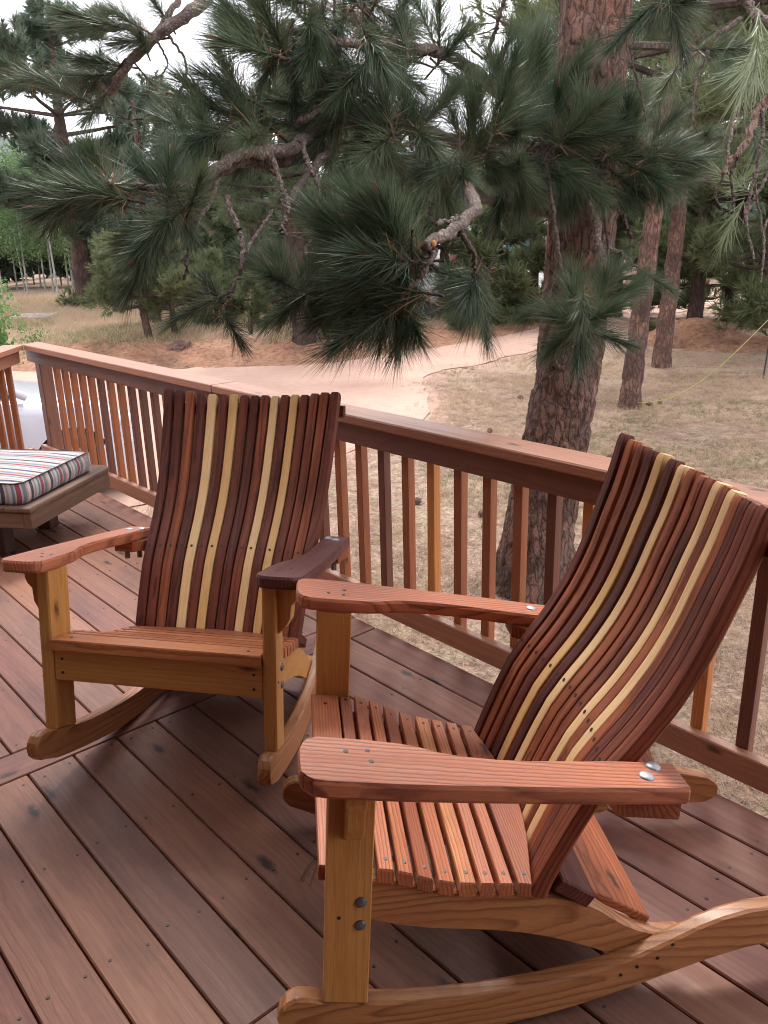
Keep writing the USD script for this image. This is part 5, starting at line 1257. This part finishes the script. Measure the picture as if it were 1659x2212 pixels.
def far_pine(base, h, crown_w, label, m, lean=(0, 0), crown_from=.25, seed=0, trunk_r=.16, dens=1.0, tuft=(34, .17, .016, .14), top_h=1.0, barkm=None, rough_trunk=False, group=None, skirt=1.0, gap=.5, ts=1.0):
    rr = np.random.default_rng(seed)
    t = thing('pine_tree', label, 'pine tree', loc=(0, 0, 0), group=group)
    base = np.asarray(base, float)
    H = h * top_h
    path = [base + V3(0, 0, -.15), base + V3(lean[0] * .35 * h, lean[1] * .35 * h, .33 * h), base + V3(lean[0] * .7 * h + rr.normal(0, .05), lean[1] * .7 * h, .66 * h), base + V3(lean[0] * h, lean[1] * h, h)]
    tp = smooth_path(path, 40)
    rad = trunk_r * np.linspace(1, .12, 40) ** .8
    rad[:3] *= (1.35, 1.18, 1.06)
    if rough_trunk:
        put(t, 'trunk', trunk_mesh(path, [trunk_r * 1.0, trunk_r * .86, trunk_r * .7, trunk_r * .5, trunk_r * .25], sides=48, rows=160, relief=.016, seed=seed + 5, flare=trunk_r * .3), barkm or BARKF, smooth=True)
    else:
        put(t, 'trunk', tube(tp, rad, 12, bump=.10, seed=seed), barkm or BARKF, smooth=True)
    limbs, items = [], []
    zlev = crown_from * h
    while zlev < H * .985:
        f = (zlev / h - crown_from) / (1 - crown_from)
        prof = (np.sin(np.clip(f * .86 + .16, 0, 1) * np.pi) ** .75) * (1 - .25 * f) * (skirt if f < .25 else 1)
        for _ in range(int(rr.integers(3, 6))):
            if rr.random() < .12:
                continue
            az = rr.uniform(0, 2 * math.pi)
            L = crown_w * prof * rr.uniform(.55, 1.12)
            p0 = np.array([np.interp(zlev, tp[:, 2] - base[2], tp[:, k]) for k in range(3)])
            o = V3(math.cos(az), math.sin(az), 0)
            rise = rr.uniform(-.12, .22) + .35 * f
            ctrl = [p0, p0 + o * L * .4 + V3(0, 0, L * rise * .3), p0 + o * L * .75 + V3(*rr.normal(0, .06 * L, 2), L * rise * .65), p0 + o * L + V3(*rr.normal(0, .10 * L, 2), L * (rise + .12))]
            c = smooth_path(ctrl, 9)
            limbs.append(tube(c, np.linspace(.018 + .014 * L, .008, 9), 5, cap=False))
            nt = max(3, int(L * 9 * dens))
            for _ in range(nt):
                s = rr.uniform(.35, 1.0) ** .7
                q = c[min(8, int(s * 8))] + V3(*rr.normal(0, .05, 3))
                side = np.cross(o, V3(0, 0, 1)) * rr.choice([-1, 1])
                tw = o * rr.uniform(.3, .9) + side * rr.uniform(.0, 1.0) * (1.05 - s * .5) + V3(0, 0, rr.uniform(-.1, .7))
                tw /= np.linalg.norm(tw)
                ln = rr.uniform(.05, .42) * L * (1.15 - s * .7)
                q2 = q + tw * ln
                if ln > .25:
                    limbs.append(tube([q, q + tw * ln * .5 + V3(0, 0, -.02), q2], [.009, .007, .004], 4, cap=False))
                d = tw * .7 + V3(0, 0, rr.uniform(.1, 1.0)) + rr.normal(0, .25, 3)
                items.append((int(rr.integers(4)), q2, quat_to(d, rr), ts * rr.uniform(.8, 1.3)))
                for _ in range(2):
                    q3 = q + tw * ln * rr.uniform(.45, .95) + rr.normal(0, .07, 3)
                    d = tw * .5 + V3(0, 0, rr.uniform(.0, .9)) + rr.normal(0, .4, 3)
                    items.append((int(rr.integers(4)), q3, quat_to(d, rr), ts * rr.uniform(.7, 1.2)))
        zlev += gap * rr.uniform(.6, 1.3)
    put(t, 'limbs', cat(limbs), TWIGD, smooth=False)
    merged(t, 'crown', far_tufts(*tuft[:1], tuft[1], tuft[2], tuft[3], seed + 900, m), items, kind='stuff')
    return t

def px_height(px, py_base, py_top):
    b = gp(px, py_base)
    dep = float(np.dot(b - EYE, FWD))
    d = ray(px, py_top)
    return b, (EYE + d * (b[1] / d[1]))[2] - b[2]

def tree(px, py_base, py_top, w_px, label, m, **k):
    b, h = px_height(px, py_base, py_top)
    dep = float(np.dot(b - EYE, FWD))
    return far_pine(b, h, w_px / 1783 * dep, label, m, **k)

# right of the big trunk, near to far
tree(1357, 880, -380, 520, 'slender pine with scaly bark just right of the big trunk, crown out of the picture', FARO, lean=(.058, 0), crown_from=.42, seed=21, trunk_r=.128, dens=1.3, rough_trunk=True, barkm=BARK, tuft=(40, .17, .010, .14), gap=.42)
tree(1427, 792, -260, 420, 'second slender pine leaning behind the scaly one, before the dirt pile', FARO, lean=(.035, 0), crown_from=.40, seed=22, trunk_r=.14, dens=1.3, rough_trunk=True, barkm=BARK, tuft=(38, .17, .011, .14), gap=.42)
# left and middle
tree(662, 738, 60, 210, 'stout pine standing at the top of the red bank across the road', FARN, lean=(-.06, .0), crown_from=.27, seed=23, trunk_r=.235, dens=1.5, rough_trunk=True, barkm=BARKF, tuft=(36, .18, .012, .15), gap=.34, skirt=1.15)
tree(326, 733, 520, 105, 'small olive pine with a leaning bare stem, left of the twin pines', FARO, lean=(-.16, 0), crown_from=.34, seed=24, trunk_r=.085, dens=2.4, tuft=(34, .14, .012, .12), gap=.17, skirt=1.3)
tree(379, 728, 530, 85, 'small olive pine with a straight bare stem, right of the twin pines', FARO, lean=(-.02, 0), crown_from=.32, seed=25, trunk_r=.075, dens=2.4, tuft=(34, .14, .012, .12), gap=.17, skirt=1.3)
tree(186, 664, 22, 260, 'tall pine at the far left with a thick dark trunk against the sky', FARB, lean=(.012, 0), crown_from=.26, seed=26, trunk_r=.30, dens=2.3, tuft=(40, .26, .026, .24), gap=.50, skirt=.9, ts=1.15)
tree(330, 700, 215, 120, 'slimmer pine standing behind the gap of sky left of the middle', FARB, lean=(.02, 0), crown_from=.2, seed=27, trunk_r=.2, dens=1.2, tuft=(36, .22, .020, .2), gap=.45)
tree(470, 705, 555, 55, 'bushy young pine in the grass left of the bank', FARO, lean=(.0, 0), crown_from=.05, seed=29, trunk_r=.05, dens=2.4, tuft=(30, .14, .012, .12), gap=.15, skirt=1.3)
tree(545, 705, 600, 42, 'thin pale young pine between the bushy one and the bank tree', FARO, lean=(.0, 0), crown_from=.08, seed=30, trunk_r=.04, dens=2.0, tuft=(28, .13, .012, .11), gap=.16)
tree(712, 716, 480, 60, 'thin dark pine just right of the stout bank tree', FARN, lean=(.0, 0), crown_from=.35, seed=31, trunk_r=.075, dens=1.6, tuft=(30, .16, .014, .13), gap=.25)
# beyond the road
far_list = [(1055, 690, 420, 120, 'green pine beyond the bend of the road, left one of the far group', FARO), (1150, 686, 350, 150, 'green pine beyond the bend of the road, directly left of the big trunk', FARO),
            (960, 680, 330, 130, 'dusky pine behind the pale trailer', FARN), (850, 690, 300, 150, 'dark pine behind the hanging needle brushes in the middle', FARN), (760, 690, 250, 150, 'dark pine behind the crown of the bank tree', FARN),
            (560, 668, 300, 140, 'dark pine behind the small young pines', FARN), (440, 664, 380, 120, 'dark pine behind the twin small pines', FARB), (260, 655, 430, 90, 'dark low pine right of the thick left trunk', FARN)]
for i, (x, yb, yt, w, lab, m) in enumerate(far_list):
    tree(x, yb, yt, w, lab, m, crown_from=.06, seed=40 + i, trunk_r=.16, dens=1.25, tuft=(30, .26, .030, .22), gap=.48, ts=1.1, group=None)
right_list = [(1500, 706, -260, 300, 'tall broad pine behind the dirt pile', FARO, .20), (1575, 694, 150, 240, 'pine with a grey stem above the dirt pile', FARO, .16), (1640, 705, -300, 330, 'tall pine at the right edge behind the rope', FARO, .12), (1440, 690, 330, 150, 'olive pine far behind the two slender trunks', FARO, .1), (1700, 760, 200, 260, 'pine whose boughs droop at the right edge', FARO, .10), (1330, 684, 380, 130, 'pine far behind the needle brush at the trunk', FARO, .08)]
for i, (x, yb, yt, w, lab, m, cf) in enumerate(right_list):
    tree(x, yb, yt, w, lab, m, crown_from=cf, seed=60 + i, trunk_r=.17, dens=1.3, tuft=(34, .20, .018, .17), gap=.42, skirt=1.3)

# far wood closing the view between the trees
rr = np.random.default_rng(5)
items = []
for k in range(330):
    a = math.radians(rr.uniform(-36, 36)); r = rr.uniform(44, 110) if k % 3 else rr.uniform(40, 56)
    x, y = math.sin(a) * r, math.cos(a) * r
    z0 = float(G(x, y)); h = (rr.uniform(4.5, 9.0) if k % 3 else rr.uniform(1.2, 2.6)) * (0.75 if a < math.radians(-12) else 1.0); w = h * rr.uniform(.2, .3)
    for _ in range(60):
        f = rr.random() ** .8
        rad = w * (1 - f) ** .7 * math.sqrt(rr.random())
        b = rr.uniform(0, 6.28)
        items.append((int(rr.integers(4)), V3(x + rad * math.cos(b), y + rad * math.sin(b), z0 + .2 + f * h), quat_to(V3(math.cos(b) * .5, math.sin(b) * .5, 1), rr), rr.uniform(2.0, 3.6)))
wood_ = thing('far_wood', 'far-off pine wood closing the view behind the nearer trees', 'wood', kind='stuff', loc=(0, 0, 0))
merged(wood_, 'foliage', far_tufts(26, .26, .05, .22, 777, FARB), items, kind='stuff')

# aspens at the far left
def leaf_cloud(rr, n, r, size):
    V, F = [], []
    for k in range(n):
        c = rr.normal(0, 1, 3); c *= r * rr.random() ** (1 / 3) / np.linalg.norm(c)
        a = rr.normal(0, 1, 3); a /= np.linalg.norm(a)
        b = np.cross(a, rr.normal(0, 1, 3)); b /= np.linalg.norm(b)
        s = size * rr.uniform(.7, 1.25)
        V += [c - a * s * .55, c + b * s * .45, c + a * s * .55, c - b * s * .45]
        F += [(4 * k, 4 * k + 1, 4 * k + 2), (4 * k, 4 * k + 2, 4 * k + 3)]
    return np.array(V), np.array(F)
asp = [[(leaf_cloud(np.random.default_rng(300 + k), 70, .5, .11), ASPENL)] for k in range(4)]
for k in range(18):
    px = [8, 22, 40, 55, 64, 78, 92, 101, 118, 128, 140, 152, 163, 208, 226, 245, 264, 283][k]
    b = ray(px + rr.uniform(-3, 3), 648) * V3(1, 1, 0); b = b / b[1] * (33 + (k * 7) % 9); b[2] = G(b[0], b[1])
    t = thing('aspen_tree', 'slim pale-stemmed aspen in the bright green grove at the far left', 'aspen', group='aspens in the grove at the far left', loc=(0, 0, 0))
    h = rr.uniform(4.2, 6.0) if px < 170 else rr.uniform(3.2, 4.2)
    lean_ = rr.normal(0, .03, 2)
    put(t, 'trunk', tube([b + V3(0, 0, -.1), b + V3(lean_[0] * h * .5, lean_[1] * h, h * .5), b + V3(lean_[0] * h, lean_[1] * h, h * .95)], [.040, .032, .015], 7), ASPENB, smooth=True)
    items = [(int(rr.integers(4)), b + V3(lean_[0] * h, 0, 0) + V3(*(rr.normal(0, .42, 2)), h * (.30 + .62 * rr.random())), quat_to(rr.normal(0, 1, 3), rr), rr.uniform(.55, 1.0)) for _ in range(34)]
    merged(t, 'crown', asp, items, kind='stuff')
# leafy shrub just outside the railing corner, at the left edge
sb = gp(8, 790)
sh = thing('shrub', 'bright green leafy shrub at the left edge behind the railing corner', 'shrub', loc=(0, 0, 0))
shp = [[(leaf_cloud(np.random.default_rng(330 + k), 60, .22, .05), SHRUBL)] for k in range(4)]
dep = 9.0
items, stems = [], []
sbase = at(-25, 800, dep); sbase[2] = G(sbase[0], sbase[1])
for k in range(46):
    px, py = rr.choice([rr.normal(-25, 22), rr.normal(-5, 24)]), rr.uniform(640, 770)
    if px > 42 or (py < 655 and px > 22):
        px = rr.uniform(-40, 18)
    q = at(px, py, dep + rr.normal(0, .25))
    items.append((int(rr.integers(4)), q, quat_to(rr.normal(0, 1, 3), rr), rr.uniform(.5, .95)))
    if k % 3 == 0:
        stems.append(tube([sbase, (sbase + q) / 2 + V3(rr.normal(0, .05), 0, .1), q], [.012, .008, .003], 5))
for px, py in ((8, 612), (14, 628), (30, 665), (60, 722), (80, 728), (92, 722), (70, 735)):
    items.append((int(rr.integers(4)), at(px, py, dep), quat_to(rr.normal(0, 1, 3), rr), rr.uniform(.3, .45)))
put(sh, 'stem', cat(stems), TWIGD)
instancer(sh, 'foliage', shp, items, kind='stuff')
# low green bushes at the foot of the far trees
for i, (px, py, wpx, lab) in enumerate([(160, 672, 42, 'low dark green bush left of the thick left trunk'), (225, 668, 50, 'low green bush right of the thick left trunk'), (505, 690, 30, 'small green bush in the grass behind the young pines'), (1010, 700, 36, 'small green bush beside the white bucket'), (985, 712, 26, 'small green bush at the edge of the road bend'), (1075, 702, 46, 'low green bush left of the big trunk beyond the road'), (1130, 698, 40, 'low green bush touching the big trunk beyond the road'), (1395, 735, 30, 'small green bush between the two slender trunks')]):
    b = gp(px, py); dep_ = float(np.dot(b - EYE, FWD)); r_ = wpx / 1783 * dep_ * .5
    bu = thing('bush', lab, 'bush', loc=(0, 0, 0))
    put(bu, 'stem', tube([b, b + V3(0, 0, r_)], [.02, .01], 5), TWIGD)
    its = [(int(rr.integers(4)), b + V3(rr.normal(0, r_ * .55), rr.normal(0, r_ * .5), abs(rr.normal(0, r_ * .75)) + .05), quat_to(rr.normal(0, 1, 3) + V3(0, 0, 1), rr), rr.uniform(.9, 1.5)) for _ in range(60)]
    instancer(bu, 'foliage', far_tufts(24, .16, .018, .1, 500 + i, FARO), its, kind='stuff')

# ------------------------------------------------------------------ rock, dirt pile, stakes, rope, far odds and ends
def lump(c, r3, seed, rough=.35, sub=4, flat=None):
    s = trimesh.creation.icosphere(sub, 1.0)
    v = np.asarray(s.vertices).copy()
    v = v * (1 + rough * (meshkit.fbm(v * 1.7 + seed, 4, seed) - .5))[:, None]
    v = v * np.asarray(r3)
    if flat is not None:
        v[:, 2] = np.maximum(v[:, 2], flat)
    return trimesh.Trimesh(v + c, s.faces, process=False)
b = gp(386, 757)
top('boulder', lump(b + V3(0, .1, .05), (.24, .18, .13), 3, rough=.9, sub=3), ROCK, 'pinkish grey boulder lying in the grass above the bank, below the twin pines', 'boulder', smooth=20)
b0 = gp(1540, 738)
def pile(cx, cy, R1, R2, H, seed, name, label, n=60):
    a = np.linspace(0, 2 * np.pi, n, endpoint=False); rs = np.linspace(0, 1, 26)
    A, Rr = np.meshgrid(a, rs)
    x, y = cx + Rr * R1 * np.cos(A), cy + Rr * R2 * np.sin(A)
    pr = np.clip(1 - Rr, 0, 1) ** .9
    z = G(x, y) - .03 + H * pr * (1 - .25 * np.exp(-(Rr * 4) ** 2)) * (1 + .25 * (meshkit.fbm(np.stack([x * 1.5, y * 1.5, 0 * x], -1), 3, seed) - .5)) + .05 * (meshkit.fbm(np.stack([x * 7, y * 7, 0 * x], -1), 3, seed) - .5) * np.minimum(1, pr * 4)
    i, j = np.meshgrid(np.arange(25), np.arange(n), indexing='ij')
    q = np.stack([i * n + j, i * n + (j + 1) % n, (i + 1) * n + (j + 1) % n, (i + 1) * n + j], -1).reshape(-1, 4)
    top(name, (np.column_stack([x.ravel(), y.ravel(), z.ravel()]), q), BANK, label, 'dirt pile', smooth=True)
q_ = gp(1535, 752)
pile(q_[0], q_[1] + .9, 1.25, 1.0, .62, 4, 'dirt_pile', 'large brown pile of soil near the right edge before the far road')
q_ = gp(1600, 760)
pile(q_[0] + .3, q_[1] + .5, 1.3, .8, .28, 5, 'dirt_pile', 'lower spread of soil at the right foot of the large dirt pile')
q_ = gp(1648, 818)
top('stake', tube([q_ + V3(0, 0, -.1), q_ + V3(.04, 0, .85)], [.012, .012], 8), POSTM, 'thin black stake standing in the dry grass at the right edge', 'stake')
for i, (px, py, py2, r_, m_, lab) in enumerate([(1452, 745, 690, .022, GREYB, 'thin wooden stake beside the small bush behind the second slender trunk'), (1566, 722, 700, .02, GREYB, 'short grey stake standing before the dirt pile')]):
    b_, h_ = px_height(px, py, py2)
    top('stake', tube([b_ + V3(0, 0, -.1), b_ + V3(.01, 0, h_)], [r_, r_], 6), m_, lab, 'stake')
ra, rb = gp(1330, 868) + V3(0, 0, .03), at(1675, 675, 8.0)
rp_ = [ra + (rb - ra) * t + V3(0, 0, -.35 * math.sin(math.pi * t)) for t in np.linspace(0, 1, 20)]
for p_ in rp_:
    p_[2] = max(p_[2], G(p_[0], p_[1]) + .02)
top('rope', tube(rp_, .004, 5), ROPEM, 'thin yellow-green rope slanting up from the slender trunk to the right edge', 'rope')
q_ = gp(66, 690)
bd = thing('board_stack', 'grey weathered boards lying in the grass at the left', 'boards', loc=(0, 0, 0))
for k in range(3):
    put(bd, 'board', cbox(1.0, .16, .05, .005, tuple(q_ + V3(.05 * k, .18 * k, .06 + .02 * k))), GREYB)
q_ = gp(556, 716)
b_, h_ = px_height(542, 722, 690)
top('tree_stub', lump(b_ + V3(0, 0, h_ * .5), (.06, .06, h_ * .6), 8, rough=.4, sub=2), BARKF, 'short rusty brown stub in the grass left of the bank tree', 'stump', smooth=True)
# things seen small between the trees
b_ = gp(925, 688)
tr = thing('utility_trailer', 'small silver trailer tank parked beyond the road, half hidden by hanging needles', 'trailer', loc=tuple(b_))
m_ = trimesh.creation.capsule(height=1.3, radius=.33); v = np.asarray(m_.vertices)[:, [2, 1, 0]] - (.65, 0, 0)
put(tr, 'tank', fix(trimesh.Trimesh(v + (0, 0, .62), m_.faces, process=False)), GREYM, smooth=True)
put(tr, 'chassis', cbox(2.2, .8, .08, .01, (0, 0, .28)), BLACKP)
for s in (1, -1):
    c = trimesh.creation.cylinder(.22, .12, sections=20); v = np.asarray(c.vertices)[:, [0, 2, 1]] + (0, s * .45, .2)
    put(tr, 'wheel', fix(trimesh.Trimesh(v, c.faces, process=False)), TYRE)
b_ = gp(985, 676)
c = trimesh.creation.revolve([(0, 0), (.18, 0), (.22, .5), (.2, .5), (.17, .03), (0, .03)], sections=20); c.apply_translation(b_)
top('bucket', fix(c), WALLW, 'white bucket standing beyond the road near the trailer', 'bucket', smooth=30)
b_ = gp(1010, 662)
hs = thing('house', 'small pale house with a dark roof seen far beyond the road between the trees', 'house', loc=tuple(b_ + V3(1.5, 9, 0)))
put(hs, 'wall', cbox(6, 4, 2.6, .02, (0, 0, 1.3)), WALLW)
put(hs, 'roof', slab([(-3.4, 2.5), (3.4, 2.5), (3.4, 2.65), (0, 4.0), (-3.4, 2.65)], 4.6, .02).apply_transform(np.array([[1, 0, 0, 0], [0, 0, 1, -2.3], [0, 1, 0, 0], [0, 0, 0, 1.]])), BLACKP)
put(hs, 'door', cbox(.9, .06, 2.0, .01, (-1, -2.03, 1.0)), REDP)
put(hs, 'window', cbox(1.1, .06, .9, .01, (1.2, -2.03, 1.5)), CARGLASS)
b_ = gp(402, 655)
rs_ = thing('shed', 'rust red shed seen small behind the twin pines', 'shed', loc=tuple(b_ + V3(0, 6, 0)))
put(rs_, 'wall', cbox(2.2, 2, 1.7, .02, (0, 0, .85)), REDP)
put(rs_, 'roof', slab([(-1.3, 1.7), (1.3, 1.7), (0, 2.3)], 2.3, .02).apply_transform(np.array([[1, 0, 0, 0], [0, 0, 1, -1.15], [0, 1, 0, 0], [0, 0, 0, 1.]])), REDP)
pa, pb = at(880, 498, 34), at(1130, 512, 34)
for k in range(2):
    o = DOWN * (k * 34 * 40 / 1783)
    top('power_line', tube([pa + o, (pa + pb) / 2 + o + V3(0, 0, -.1), pb + o], .014, 4), GREYM, ['upper thin power line crossing between the trees', 'lower thin power line crossing between the trees'][k], 'power line')

# ------------------------------------------------------------------ grass, litter and cones
def grass_mesh(rr, n, h, w, spread):
    V, F, k = [], [], 0
    for _ in range(n):
        d = V3(rr.normal(0, spread), rr.normal(0, spread), 1)
        v, f = blade_mesh(V3(*rr.normal(0, .03, 2), -.01), d, h * rr.uniform(.5, 1.1), w, V3(*rr.normal(0, .25 * h, 2), -.1 * h), rr.uniform(0, 3.14), 2)
        V += v; F += [tuple(i + k for i in q) for q in f]; k += len(v)
    return np.array(V), np.array(F)
rr = np.random.default_rng(77)
def scatter(n, xr, yr, ok, power=1.0):
    out = []
    while len(out) < n:
        m_ = 4000
        x = rr.uniform(*xr, m_); y = yr[0] + (yr[1] - yr[0]) * rr.random(m_) ** power
        k = ok(x, y)
        z = G(x, y)
        out += [V3(a, b, c) for a, b, c, q in zip(x, y, z, k) if q]
    return out[:n]
def off_road(x, y):
    return ~contains_xy(road_poly.buffer(.1), x, y)
def outside(x, y):
    return (N[0] * x + N[1] * y < -2.05) | (U[0] * x + U[1] * y > 6.6)
def patch(x, y, s, seed, thr):
    return meshkit.fbm(np.stack([x * s, y * s, 0 * x], -1), 3, seed) > thr
gr = thing('dry_grass', 'short dry tan grass and straw covering the ground around the trees', 'grass', kind='stuff', loc=(0, 0, 0))
near_ok = lambda x, y: off_road(x, y) & outside(x, y) & (np.abs(x) < y * .62 + .6)
it = []
for p_ in scatter(9000, (-2, 9), (1.5, 14), lambda x, y: near_ok(x, y) & patch(x, y, .9, 1, .47), 1.2):
    it.append((int(rr.integers(3)), p_, quat_to(V3(rr.normal(0, .25), rr.normal(0, .25), 1), rr), rr.uniform(.35, .8)))
for p_ in scatter(9000, (-14, 12), (13, 32), lambda x, y: near_ok(x, y) & (y > road_y(x) + 1.0)):
    it.append((int(rr.integers(3)), p_, quat_to(V3(rr.normal(0, .15), rr.normal(0, .15), 1), rr), rr.uniform(1.2, 2.4) * (1.3 if p_[1] > 22 else 1.0)))
for p_ in scatter(3500, (1, 14), (9, 24), lambda x, y: near_ok(x, y) & (y < road_y(x))):
    it.append((int(rr.integers(3)), p_, quat_to(V3(rr.normal(0, .2), rr.normal(0, .2), 1), rr), rr.uniform(.5, 1.1)))
bxy = np.array(rp3.exterior.coords)
seg = rng.integers(0, len(bxy) - 1, 2600)
for s_ in seg:
    x, y = bxy[s_] + rr.normal(0, .16, 2)
    if y < 26 and abs(x) < y * .62 + .6 and outside(x, y) and y < road_y(x) - .5:
        it.append((int(rr.integers(3)), V3(x, y, G(x, y)), quat_to(V3(rr.normal(0, .3), rr.normal(0, .3), 1), rr), rr.uniform(.35, .9)))
instancer(gr, 'straw', [[(grass_mesh(np.random.default_rng(400 + k), 16, .12, .004, .45), STRAW)] for k in range(3)], it, kind='stuff')
it = []
for p_ in scatter(2600, (-2, 9), (1.5, 14), lambda x, y: near_ok(x, y) & patch(x, y, .8, 31, .57)):
    it.append((int(rr.integers(3)), p_, quat_to(V3(rr.normal(0, .3), rr.normal(0, .3), 1), rr), rr.uniform(.3, .75)))
for p_ in scatter(6500, (-14, 12), (13, 30), lambda x, y: near_ok(x, y) & (y > road_y(x) + 1.0) & patch(x, y, .35, 33, .47)):
    it.append((int(rr.integers(3)), p_, quat_to(V3(rr.normal(0, .15), rr.normal(0, .15), 1), rr), rr.uniform(1.1, 2.3)))
instancer(gr, 'green_grass', [[(grass_mesh(np.random.default_rng(420 + k), 14, .11, .004, .4), GREENG)] for k in range(3)], it, kind='stuff')
# fallen pine needles and bits of straw lying flat
li = thing('pine_litter', 'fallen pine needles and straw strewn on the ground beyond the railing', 'litter', kind='stuff', loc=(0, 0, 0))
def litter_mesh(rr, n, R, L, w):
    V, F, k = [], [], 0
    for _ in range(n):
        a = rr.uniform(0, 6.28)
        v, f = blade_mesh(V3(*rr.normal(0, R, 2), rr.uniform(.002, .016)), V3(math.cos(a), math.sin(a), rr.normal(0, .12)), L * rr.uniform(.4, 1.1), w * rr.uniform(.7, 1.4), V3(*rr.normal(0, .02, 2), -.004), rr.uniform(-.4, .4), 2)
        V += v; F += [tuple(i + k for i in q) for q in f]; k += len(v)
    return np.array(V), np.array(F)
it = []
for p_ in scatter(9000, (-1.5, 9), (1.2, 13), lambda x, y: outside(x, y) & off_road(x, y), 1.15):
    it.append((int(rr.integers(3)), p_ + V3(0, 0, .003), quat_to(V3(0, 0, 1), rr), rr.uniform(.7, 1.2)))
instancer(li, 'needles', [[(litter_mesh(np.random.default_rng(440 + k), 16, .10, .12, .0034), LITTER)] for k in range(3)], it, kind='stuff')
cone = lump(V3(0, 0, .03), (.045, .032, .03), 2, rough=.8, sub=2)
first = None
for k, p_ in enumerate(scatter(18, (0.2, 7), (3.2, 13), lambda x, y: outside(x, y) & off_road(x, y) & (np.abs(x) < y * .55))):
    if k == 0:
        cp = thing('pine_cone', 'small dark pine cone lying on the dry ground beyond the railing', 'pine cone', group='pine cones lying on the ground', loc=tuple(p_))
        put(cp, 'cone', cone, CONE, smooth=False)
        first = stage.GetPrimAtPath(cp)
    else:
        a = rr.uniform(0, 6.28)
        x_ = UsdGeom.Xform.Define(stage, numbered('/World', 'pine_cone'))
        mm = Gf.Matrix4d(1); mm.SetRotate(Gf.Rotation(Gf.Vec3d(0, 0, 1), math.degrees(a))); mm.SetTranslateOnly(Gf.Vec3d(*map(float, p_)))
        x_.GetPrim().GetReferences().AddInternalReference(first.GetPath()); x_.GetPrim().SetInstanceable(True)
        x_.ClearXformOpOrder(); x_.AddTransformOp().Set(mm)
        tag(x_, 'small dark pine cone lying on the dry ground beyond the railing', 'pine cone', 'pine cones lying on the ground')
# three pine needles dropped on the deck by the front chair
for i, (a, b, c) in enumerate([((688, 1842), (664, 1868), (644, 1902)), ((690, 1844), (668, 1872), (651, 1904)), ((692, 1850), (678, 1880), (668, 1910))]):
    def dk(p): d = ray(*p); return EYE + d * ((.004 - EYE[2]) / d[2])
    top('fallen_needle', tube(smooth_path([dk(a), dk(b), dk(c)], 8), .0011, 4), LITTER, 'long dry pine needle lying on the deck boards beside the front chair', 'pine needle', group='dry pine needles on the deck')

# ------------------------------------------------------------------ the house behind the viewer, whose porch roof shades the near deck
ho = thing('porch_house', 'house wall and porch roof standing behind the viewer', 'house', loc=(0, 0, 0), rows=DECK_ROWS)
put(ho, 'wall', cbox(17, .2, 4.6, .02, (0, .99, 2.2)), plain('brown_siding', (.16, .10, .07), .8))
put(ho, 'bay_wall', cbox(.16, 1.42, 2.36, .02, (2.55, .27, 1.17)), plain('bay_siding', (.14, .09, .065), .8))
put(ho, 'end_wall', cbox(.2, 2.3, 2.5, .02, (-1.85, -.3, 1.15)), plain('end_siding', (.16, .10, .07), .8))
put(ho, 'porch_roof', cbox(10.6, 2.75, .12, .02, (-3.4, -.425, 2.3)), plain('porch_ceiling', (.10, .065, .045), .8))
